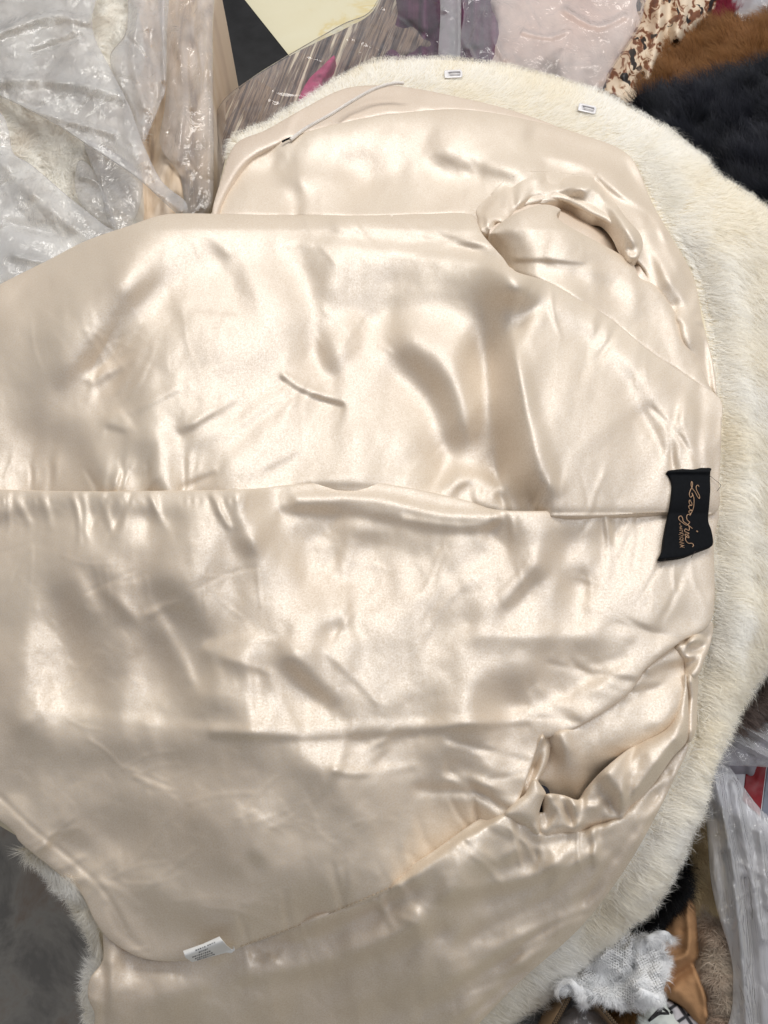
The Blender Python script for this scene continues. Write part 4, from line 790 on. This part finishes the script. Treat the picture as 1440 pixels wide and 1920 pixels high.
# --- leopard-print scarf
def leopard():
    m, nt, b, _ = new_mat('leopard_print'); v = px_coord(nt, (1, .8, 1), .5)
    ns = N_(nt, 'ShaderNodeTexNoise'); ns.inputs['Scale'].default_value = 45; nt.links.new(v, ns.inputs['Vector'])
    ad = N_(nt, 'ShaderNodeVectorMath', operation='MULTIPLY_ADD'); ad.inputs[1].default_value = (.022, .022, 0)
    nt.links.new(ns.outputs['Color'], ad.inputs[0]); nt.links.new(v, ad.inputs[2])
    vo = N_(nt, 'ShaderNodeTexVoronoi'); vo.inputs['Scale'].default_value = 52; nt.links.new(ad.outputs[0], vo.inputs['Vector'])
    n2 = noise_n(nt, ad.outputs[0], 60, 3, .6, 1.0)
    base = ramp(nt, n2, [(.40, (.70, .58, .44)), (.52, (.62, .48, .34)), (.56, (.20, .07, .025)), (.66, (.12, .04, .015))])
    mk = N_(nt, 'ShaderNodeMath', operation='LESS_THAN'); mk.inputs[1].default_value = .34; nt.links.new(vo.outputs['Distance'], mk.inputs[0])
    n3 = noise_n(nt, v, 30, 2); g = N_(nt, 'ShaderNodeMath', operation='GREATER_THAN'); g.inputs[1].default_value = .47; nt.links.new(n3, g.inputs[0])
    mu = N_(nt, 'ShaderNodeMath', operation='MULTIPLY'); nt.links.new(mk.outputs[0], mu.inputs[0]); nt.links.new(g.outputs[0], mu.inputs[1])
    mix = N_(nt, 'ShaderNodeMix', data_type='RGBA'); nt.links.new(mu.outputs[0], mix.inputs[0]); nt.links.new(base, mix.inputs[6]); mix.inputs[7].default_value = (.012, .008, .007, 1)
    nt.links.new(mix.outputs[2], b.inputs['Base Color']); b.inputs['Roughness'].default_value = .42
    return m
LEO = [(1200, -90), (1345, -90), (1340, 20), (1290, 80), (1240, 130), (1200, 165), (1190, 205), (1125, 180), (1150, 120), (1190, 50)]
build('scarf', lumps(LEO, .37, 61, .008, 60, folds=[('s', [(1240, -40), (1232, 60), (1215, 150)], 7, .014), ('s', [(1258, -40), (1252, 60), (1240, 120)], 6, -.012), ('s', [(1285, 0), (1270, 70)], 8, .010), ('s', [(1200, 60), (1170, 140)], 8, .008)], step=3), leopard(), None, skirt=DEEP, label='brown and black leopard-print scarf between peach bag and brown fur', category='scarf')

# --- furs at the upper right
def fur_heap(name, label, poly, z, seed, ca_, cb_, base_col, length, dirv, n, amp=.012, width=.0004, up=.3, tip=None, gu=0., gv=0., clump=.3, wild=.3, fpoly=None, folds=(), roll=.02, **kw):
    o = thing(name, label, 'fur')
    s = lumps(poly, z, seed, amp, 70, gu, gv, roll=roll, folds=folds)
    body = build('hide', s, simple(name + '_underfur', base_col, .9, .1, .15, 60), o, skirt=DEEP)
    strands('fur', s.at, fpoly or poly, n, length, (lambda U, V: (np.full(U.shape, dirv[0]), np.full(U.shape, dirv[1]))), FUR, body, ca=ca_, cb=cb_, seed=seed + 100, up=up, width=width, tip=tip, clump=clump, wild=wild, **kw)
    return o, s
fur_heap('brown_fur', 'rust brown fur piled behind the black one, top right', [(1196, 150), (1225, 110), (1270, 78), (1330, 46), (1400, 28), (1520, 10), (1540, 120), (1400, 190), (1200, 200)], .365, 62, (.16, .065, .018), (.24, .10, .03), (.07, .028, .010), .03, (-.35, -1), 26000, tip=(.30, .15, .05), up=.5)
fur_heap('black_fur', 'long-haired blue-black fur at the right, behind the coat collar', [(1190, 190), (1230, 170), (1300, 156), (1400, 128), (1540, 90), (1560, 460), (1440, 440), (1330, 360), (1240, 260)], .40, 63, (.006, .007, .010), (.012, .013, .020), (.003, .003, .004), .034, (-.3, -1), 30000, tip=(.02, .022, .035), up=.5, gu=-.00002)
fur_heap('red_fur', 'crimson fur scrap behind the brown fur at the top edge', [(1325, -90), (1405, -90), (1400, 20), (1330, 48)], .37, 64, (.22, .008, .03), (.16, .006, .02), (.08, .004, .01), .02, (0, -1), 5000, fpoly=[(1325, -40), (1405, -40), (1400, 20), (1330, 48)])
bag5 = thing('plastic_bag', 'grey clear bag peeking out at the upper right corner', 'bag')
build('film', crinkle([(1380, -90), (1540, -90), (1540, 40), (1390, 40)], .36, 65, .006, 900), FILM_MILKY, bag5, skirt=DEEP)
build('packed_garment', lumps([(1370, -90), (1550, -90), (1550, 60), (1380, 60)], .32, 66, .01, 60), simple('grey_cloth', (.35, .33, .36), .7), bag5, skirt=DEEP)

# --- right edge: taupe fur, bags, printed carrier bag
fur_heap('taupe_fur', 'taupe brown fur under the coat at the right edge', [(1560, 1120), (1470, 1190), (1405, 1270), (1350, 1360), (1400, 1372), (1450, 1362), (1560, 1380)], .48, 71, (.20, .15, .13), (.11, .085, .075), (.08, .06, .05), .02, (.6, .6), 9000)
bag6 = thing('plastic_bag', 'small clear crinkled bag below the taupe fur at the right', 'bag')
build('packed_garment', lumps([(1310, 1340), (1560, 1340), (1560, 1450), (1300, 1450)], .44, 72, .008, 50), simple('mauve_cloth', (.36, .34, .38), .7), bag6, skirt=DEEP)
build('film', crinkle([(1325, 1352), (1400, 1350), (1560, 1345), (1560, 1438), (1420, 1436), (1330, 1424)], .468, 73, .008, 260, folds=[('s', [(1360, 1380), (1400, 1400), (1440, 1420)], 4, .008), ('s', [(1390, 1360), (1440, 1390)], 4, .006)]), FILM_MILKY, bag6, skirt=EDGE)
carrier = thing('carrier_bag', 'white carrier bag printed with a black arc and red bar', 'bag')
CB = [(1290, 1400), (1560, 1412), (1560, 1620), (1420, 1560), (1320, 1480)]
cb_s = lumps(CB, .425, 74, .004, 60, roll=.004, rollw=10, step=4)
build('body', cb_s, simple('white_polythene', (.62, .62, .66), .35, .5, .05, 40), carrier, skirt=DEEP)
def decal(name, poly, sf, mat, parent, off=.0012, smooth=False, step=2, sk=EDGE):
    return build(name, Surf(poly, base=lambda U, V: sf(U, V), off=off, step=step, pad=10, smooth=smooth), mat, parent, skirt=sk)
INKB = simple('black_print', (.006, .006, .007), .5); INKR = simple('red_print', (.26, .005, .012), .5); INKG = simple('grey_blue_print', (.22, .24, .30), .5)
decal('printed_bar', [(1402, 1434), (1437, 1436), (1425, 1530), (1393, 1500)], cb_s.at, INKR, carrier)
decal('printed_bar', [(1440, 1437), (1500, 1440), (1490, 1560), (1428, 1532)], cb_s.at, INKG, carrier)
decal('printed_arc', [(1346, 1430), (1356, 1424), (1366, 1424), (1374, 1432), (1378, 1444), (1375, 1445), (1368, 1434), (1360, 1430), (1350, 1434)], cb_s.at, INKB, carrier)
decal('printed_square', [(1366, 1438), (1374, 1442), (1373, 1451), (1364, 1446)], cb_s.at, INKB, carrier)

bag7 = thing('plastic_bag', 'long milky plastic bag hanging down the lower right edge', 'bag')
F8 = [(1322, 1500), (1334, 1430), (1350, 1424), (1368, 1438), (1396, 1478), (1420, 1510), (1445, 1532), (1540, 1590), (1560, 2000), (1372, 2000), (1376, 1880), (1374, 1800), (1345, 1700), (1334, 1640), (1328, 1560)]
build('film', crinkle(F8, .455, 75, .0018, 2200, gv=-.00003, folds=[('s', [(1340, 1450), (1370, 1600), (1390, 1780), (1400, 1920)], 7, .010), ('s', [(1375, 1470), (1400, 1600), (1430, 1760)], 6, .009), ('s', [(1355, 1600), (1365, 1720)], 5, -.008), ('s', [(1400, 1650), (1415, 1800), (1420, 1920)], 5, -.008), ('s', [(1425, 1560), (1440, 1700)], 6, .008)], fine=.3), FILM_LONG, bag7, skirt=EDGE)
build('packed_garment', lumps([(1376, 1520), (1430, 1550), (1560, 1620), (1580, 2020), (1400, 2020), (1398, 1800), (1370, 1640)], .40, 76, .01, 70), simple('pale_cloth', (.50, .48, .49), .8), bag7, skirt=DEEP)

# --- lower right corner
fur_heap('cream_fur', 'small cream fur showing between coat edge and hanging bag', [(1262, 1600), (1290, 1540), (1345, 1530), (1350, 1640), (1350, 1710), (1290, 1720), (1270, 1660)], .420, 81, (.62, .50, .30), (.40, .30, .17), (.42, .33, .2), .016, (.1, 1), 9000)
fur_heap('black_fur_collar', 'black fur strip tucked under the coat, above the white knit', [(1160, 1770), (1200, 1720), (1250, 1650), (1290, 1600), (1304, 1650), (1290, 1690), (1245, 1710), (1215, 1760), (1180, 1790)], .432, 82, (.006, .006, .007), (.012, .011, .011), (.004, .004, .004), .018, (.5, .8), 8000)
leather = [(1225, 1770), (1250, 1735), (1278, 1692), (1296, 1640), (1308, 1650), (1306, 1720), (1314, 1785), (1304, 1812), (1322, 1850), (1330, 1905), (1320, 1925), (1290, 1890), (1244, 1856), (1240, 1800)]
lo = thing('leather_piece', 'tan leather hide side between white knit and beige fur', 'leather')
build('hide', lumps(leather, .428, 83, .005, 60, roll=.008, rollw=8, step=3, folds=[('s', [(1290, 1690), (1292, 1780), (1262, 1800)], 6, .008), ('s', [(1300, 1810), (1270, 1830), (1250, 1850)], 6, -.008), ('s', [(1300, 1812), (1318, 1860), (1325, 1905)], 5, .006)]), simple('tan_leather', (.46, .26, .13), .85, .15, .12, 40, .4, 500), lo, skirt=MID)
fur_heap('beige_fur', 'beige shearling strip running down beside the hanging bag', [(1302, 1690), (1330, 1680), (1352, 1730), (1372, 1800), (1390, 1880), (1395, 2000), (1325, 2000), (1330, 1905), (1322, 1850), (1304, 1812), (1314, 1785)], .436, 84, (.56, .48, .38), (.34, .24, .18), (.40, .31, .24), .010, (-.5, .6), 14000, wild=.9, clump=.7)

knit = thing('angora_knit', 'fluffy white angora knit crumpled beside the cardboard box', 'knitwear')
KN = [(1042, 1858), (1050, 1842), (1078, 1832), (1100, 1812), (1120, 1782), (1148, 1762), (1180, 1752), (1215, 1752), (1240, 1770), (1252, 1808), (1246, 1850), (1238, 1878), (1200, 1884), (1165, 1892), (1120, 1872), (1094, 1880), (1086, 1862), (1060, 1866)]
kn_s = lumps(KN, .452, 85, .010, 40, roll=.010, rollw=8, step=2.5, folds=[('s', [(1190, 1765), (1186, 1800), (1190, 1830)], 5, -.008), ('s', [(1120, 1850), (1170, 1830), (1186, 1810)], 5, -.006)])
def knit_mat():
    m, nt, b, _ = new_mat('white_knit'); v = px_coord(nt, (1, 1, 1), .5)
    vo = N_(nt, 'ShaderNodeTexVoronoi'); vo.inputs['Scale'].default_value = 210; vo.inputs['Randomness'].default_value = .25; nt.links.new(v, vo.inputs['Vector'])
    nt.links.new(ramp(nt, vo.outputs['Distance'], [(.12, (.50, .49, .46)), (.3, (.90, .90, .90))]), b.inputs['Base Color']); b.inputs['Roughness'].default_value = .9
    bump(nt, vo.outputs['Distance'], .9, .003, b); return m
kb = build('knit_panel', kn_s, knit_mat(), knit, skirt=MID)
def kdir(U, V): return (U - 1150) * .01 + .3, (V - 1820) * .012 + .2
WH = dict(ca=(.97, .97, .97), cb=(.92, .93, .94), wild=.5, clump=.9, curl=.6)
PATCH = [(1152, 1792, 30, 26), (1176, 1862, 26, 20), (1098, 1842, 12, 10)]
in_patch = lambda U, V: np.max([np.exp(-(((U - a) / c) ** 2 + ((V - b) / d) ** 2) ** 2) for a, b, c, d in PATCH], 0)
dn = lambda U, V: (1 - in_patch(U, V)) * np.clip(.02 + 1.2 * vnoise(U / 24, V / 24, 77) + .5 * (U > 1190), .03, 1)
strands('fluff', kn_s.at, KN, 6000, .010, kdir, FUR, kb, seed=86, up=.35, width=.00024, dens=dn, **WH)
for k, pts in enumerate(([(1215, 1762), (1235, 1752), (1252, 1752), (1258, 1768)], [(1088, 1862), (1070, 1842), (1052, 1846), (1046, 1860)], [(1086, 1852), (1094, 1870), (1098, 1884)], [(1200, 1860), (1225, 1868), (1240, 1876)])):
    c = catmull(pts, False, 8); n = len(c); hz = kn_s.at(c[:, 0], c[:, 1]) + .006
    tuft = tube('tuft', P(c[:, 0], c[:, 1], hz), .0035 * np.linspace(1, .35, n), simple('white_wool', (.86, .87, .88), .9, .1, .03), kb, 8)
    pl = np.concatenate([c + [0, -6], c[::-1] + [0, 6]])
    strands('fluff', lambda U, V: kn_s.at(U, V) + .006, pl, 1200, .009, (lambda U, V, a=c: (np.full(U.shape, a[-1, 0] - a[-3, 0]), np.full(U.shape, a[-1, 1] - a[-3, 1]))), FUR, kb, seed=90 + k, up=.4, width=.00022, **WH)

def net():
    vs, qs, k = [], [], 0
    for (a, b, c, d) in PATCH:
        for fam in (0, 1):
            t0 = math.radians(28 + 62 * fam); dx, dy = math.cos(t0), math.sin(t0)
            for o_ in np.arange(-40, 41, 4.6):
                s = np.arange(-42, 43, 2.3); x = a - dy * o_ + dx * s; y = b + dx * o_ + dy * s
                wob = np.sin(s * 2 * np.pi / 9.2 + fam * np.pi + o_ * 2.1) * .7; x = x - dy * wob; y = y + dx * wob
                m = ((x - a) / c) ** 2 + ((y - b) / d) ** 2 < 1
                if m.sum() < 3: continue
                x, y = x[m], y[m]; pts = P(x, y, kn_s.at(x, y) + .0012 + .0006 * np.sin(s[m] * 1.37 + fam * 3.1))
                T = np.gradient(pts, axis=0); T /= np.linalg.norm(T, axis=1)[:, None] + 1e-9; A = np.cross(T, [0, 0, 1.]); Bq = np.cross(T, A)
                for j in range(4):
                    an = j * np.pi / 2; vs.append(pts + (A * math.cos(an) + Bq * math.sin(an)) * .00062)
                n = len(pts)
                for j in range(4):
                    for i in range(n - 1): qs.append((k + j * n + i, k + j * n + i + 1, k + ((j + 1) % 4) * n + i + 1, k + ((j + 1) % 4) * n + i))
                k += 4 * n
    return mesh_np('knit_mesh', np.concatenate(vs), qs)
link('knit_mesh', net(), simple('white_yarn', (.88, .88, .87), .9, .1, .03), kb, kind='stuff')
# cardboard box, its open corner towards the coat
box = thing('cardboard_box', 'open brown cardboard box at the bottom edge below the white knit', 'box')
CARD = simple('corrugated_card', (.30, .20, .115), .8, .2, .12, 50, .3, 400)
CARD_E = cloth_px('card_fluting', [(.45, (.05, .035, .022)), (.55, (.36, .25, .15))], (190, 190, 1), 0, 1, 0, .9, .1)
def wall(a, b, z1, z0, th, nm):
    A, B_ = P(*a, z1), P(*b, z1); d = B_ - A; d /= np.linalg.norm(d); nn = np.array([-d[1], d[0], 0]) * th
    co = [A, B_, B_ + nn, A + nn]; co = co + [c - np.array([0, 0, z1 - z0]) for c in co]
    q = [(4, 5, 1, 0), (5, 6, 2, 1), (6, 7, 3, 2), (7, 4, 0, 3)]
    w = link('box_wall', mesh_np('box_wall', np.array(co), q, smooth=False), CARD, box)
    n = 40; t = np.linspace(0, 1, n); e0 = A + nn * .5 + np.outer(t, B_ - A) + np.array([0, 0, .0004])
    zig = nn / th * (th * .36) * np.where(np.arange(n) % 2, 1, -1)[:, None]
    tube('fluted_edge', e0 + zig, .0005, CARD_E, w, 4)
    link('card_edge', mesh_np('card_edge', np.array(co[:4]) - np.array([0, 0, .001]), [(0, 1, 2, 3)], smooth=False), simple('card_core', (.07, .048, .03), .9), w)
wall((1066, 1864), (1018, 1948), .448, .0, .0035, 'l'); wall((1116, 1868), (1180, 1944), .448, .0, -.0035, 'r'); wall((1112, 1864), (1070, 1862), .440, .0, .0035, 'b')
ins = crinkle([(1046, 1940), (1060, 1906), (1086, 1892), (1112, 1894), (1134, 1912), (1150, 1950), (1100, 1975)], .430, 87, .008, 300)
pk = thing('wrapped_parcel', 'brown item in crumpled clear wrap inside the cardboard box', 'parcel')
build('wrapping', ins, FILM, pk, skirt=MID)
build('parcel_body', lumps([(1042, 1950), (1060, 1904), (1086, 1890), (1114, 1892), (1138, 1912), (1158, 1955), (1100, 1990)], .415, 88, .006, 40, step=4), simple('brown_parcel', (.30, .24, .19), .7), pk, skirt=MID)

# odds and ends under the knit
fur_heap('grey_fur', 'dark grey netted fur left of the cardboard box', [(960, 1930), (1010, 1880), (1050, 1855), (1066, 1866), (1040, 1915), (1020, 1960), (960, 1970)], .405, 91, (.34, .35, .36), (.10, .10, .10), (.16, .16, .16), .012, (-.3, .6), 6000, wild=1.0, clump=1.0)
fur_heap('dark_brown_fur', 'small dark brown and ginger fur under the white knit', [(1150, 1890), (1190, 1872), (1206, 1884), (1208, 1925), (1200, 1970), (1150, 1960)], .424, 92, (.05, .03, .018), (.16, .08, .025), (.04, .025, .02), .014, (-.2, .9), 4000, wild=.6)
paper = thing('paper_bag', 'white paper bag with black zigzag lines at the bottom edge', 'bag')
pp = [(1196, 1880), (1240, 1872), (1254, 1892), (1276, 1925), (1280, 1970), (1205, 1970)]
pp_s = lumps(pp, .420, 93, .005, 40, roll=.004, rollw=5, step=3)
build('body', pp_s, simple('white_paper', (.62, .66, .62), .7, .3, .06), paper, skirt=MID)
for a in ([(1218, 1912), (1240, 1888), (1252, 1898)], [(1216, 1914), (1236, 1900), (1254, 1900)], [(1228, 1902), (1240, 1894)], [(1240, 1888), (1236, 1902)], [(1252, 1880), (1262, 1892), (1258, 1900)]):
    c = np.array(a, float); c = np.concatenate([np.linspace(c[i], c[i + 1], 5)[:(5 if i == len(c) - 2 else 4)] for i in range(len(c) - 1)])
    tube('printed_line', P(c[:, 0], c[:, 1], pp_s.at(c[:, 0], c[:, 1]) + .0006), .0011, INKB, paper, 5)
plaid = thing('plaid_scarf', 'grey plaid cloth with black checks beside the white paper bag', 'scarf')
pl_p = [(1250, 1880), (1275, 1888), (1318, 1912), (1332, 1935), (1330, 1975), (1275, 1975), (1262, 1910)]
pl_s = lumps(pl_p, .415, 94, .004, 40, roll=.004, rollw=5, step=3)
def plaid_mat():
    m, nt, b, _ = new_mat('plaid'); v = px_coord(nt, (1, 1, 1), .6); w1 = N_(nt, 'ShaderNodeTexWave'); w1.inputs['Scale'].default_value = 11; nt.links.new(v, w1.inputs[0])
    w2 = N_(nt, 'ShaderNodeTexWave', bands_direction='Y'); w2.inputs['Scale'].default_value = 11; nt.links.new(v, w2.inputs[0])
    mu = N_(nt, 'ShaderNodeMath', operation='MAXIMUM'); nt.links.new(w1.outputs['Fac'], mu.inputs[0]); nt.links.new(w2.outputs['Fac'], mu.inputs[1])
    nt.links.new(ramp(nt, mu.outputs[0], [(.8, (.48, .46, .48)), (.95, (.03, .03, .035))]), b.inputs['Base Color']); b.inputs['Roughness'].default_value = .9; return m
build('cloth', pl_s, plaid_mat(), plaid, skirt=MID)
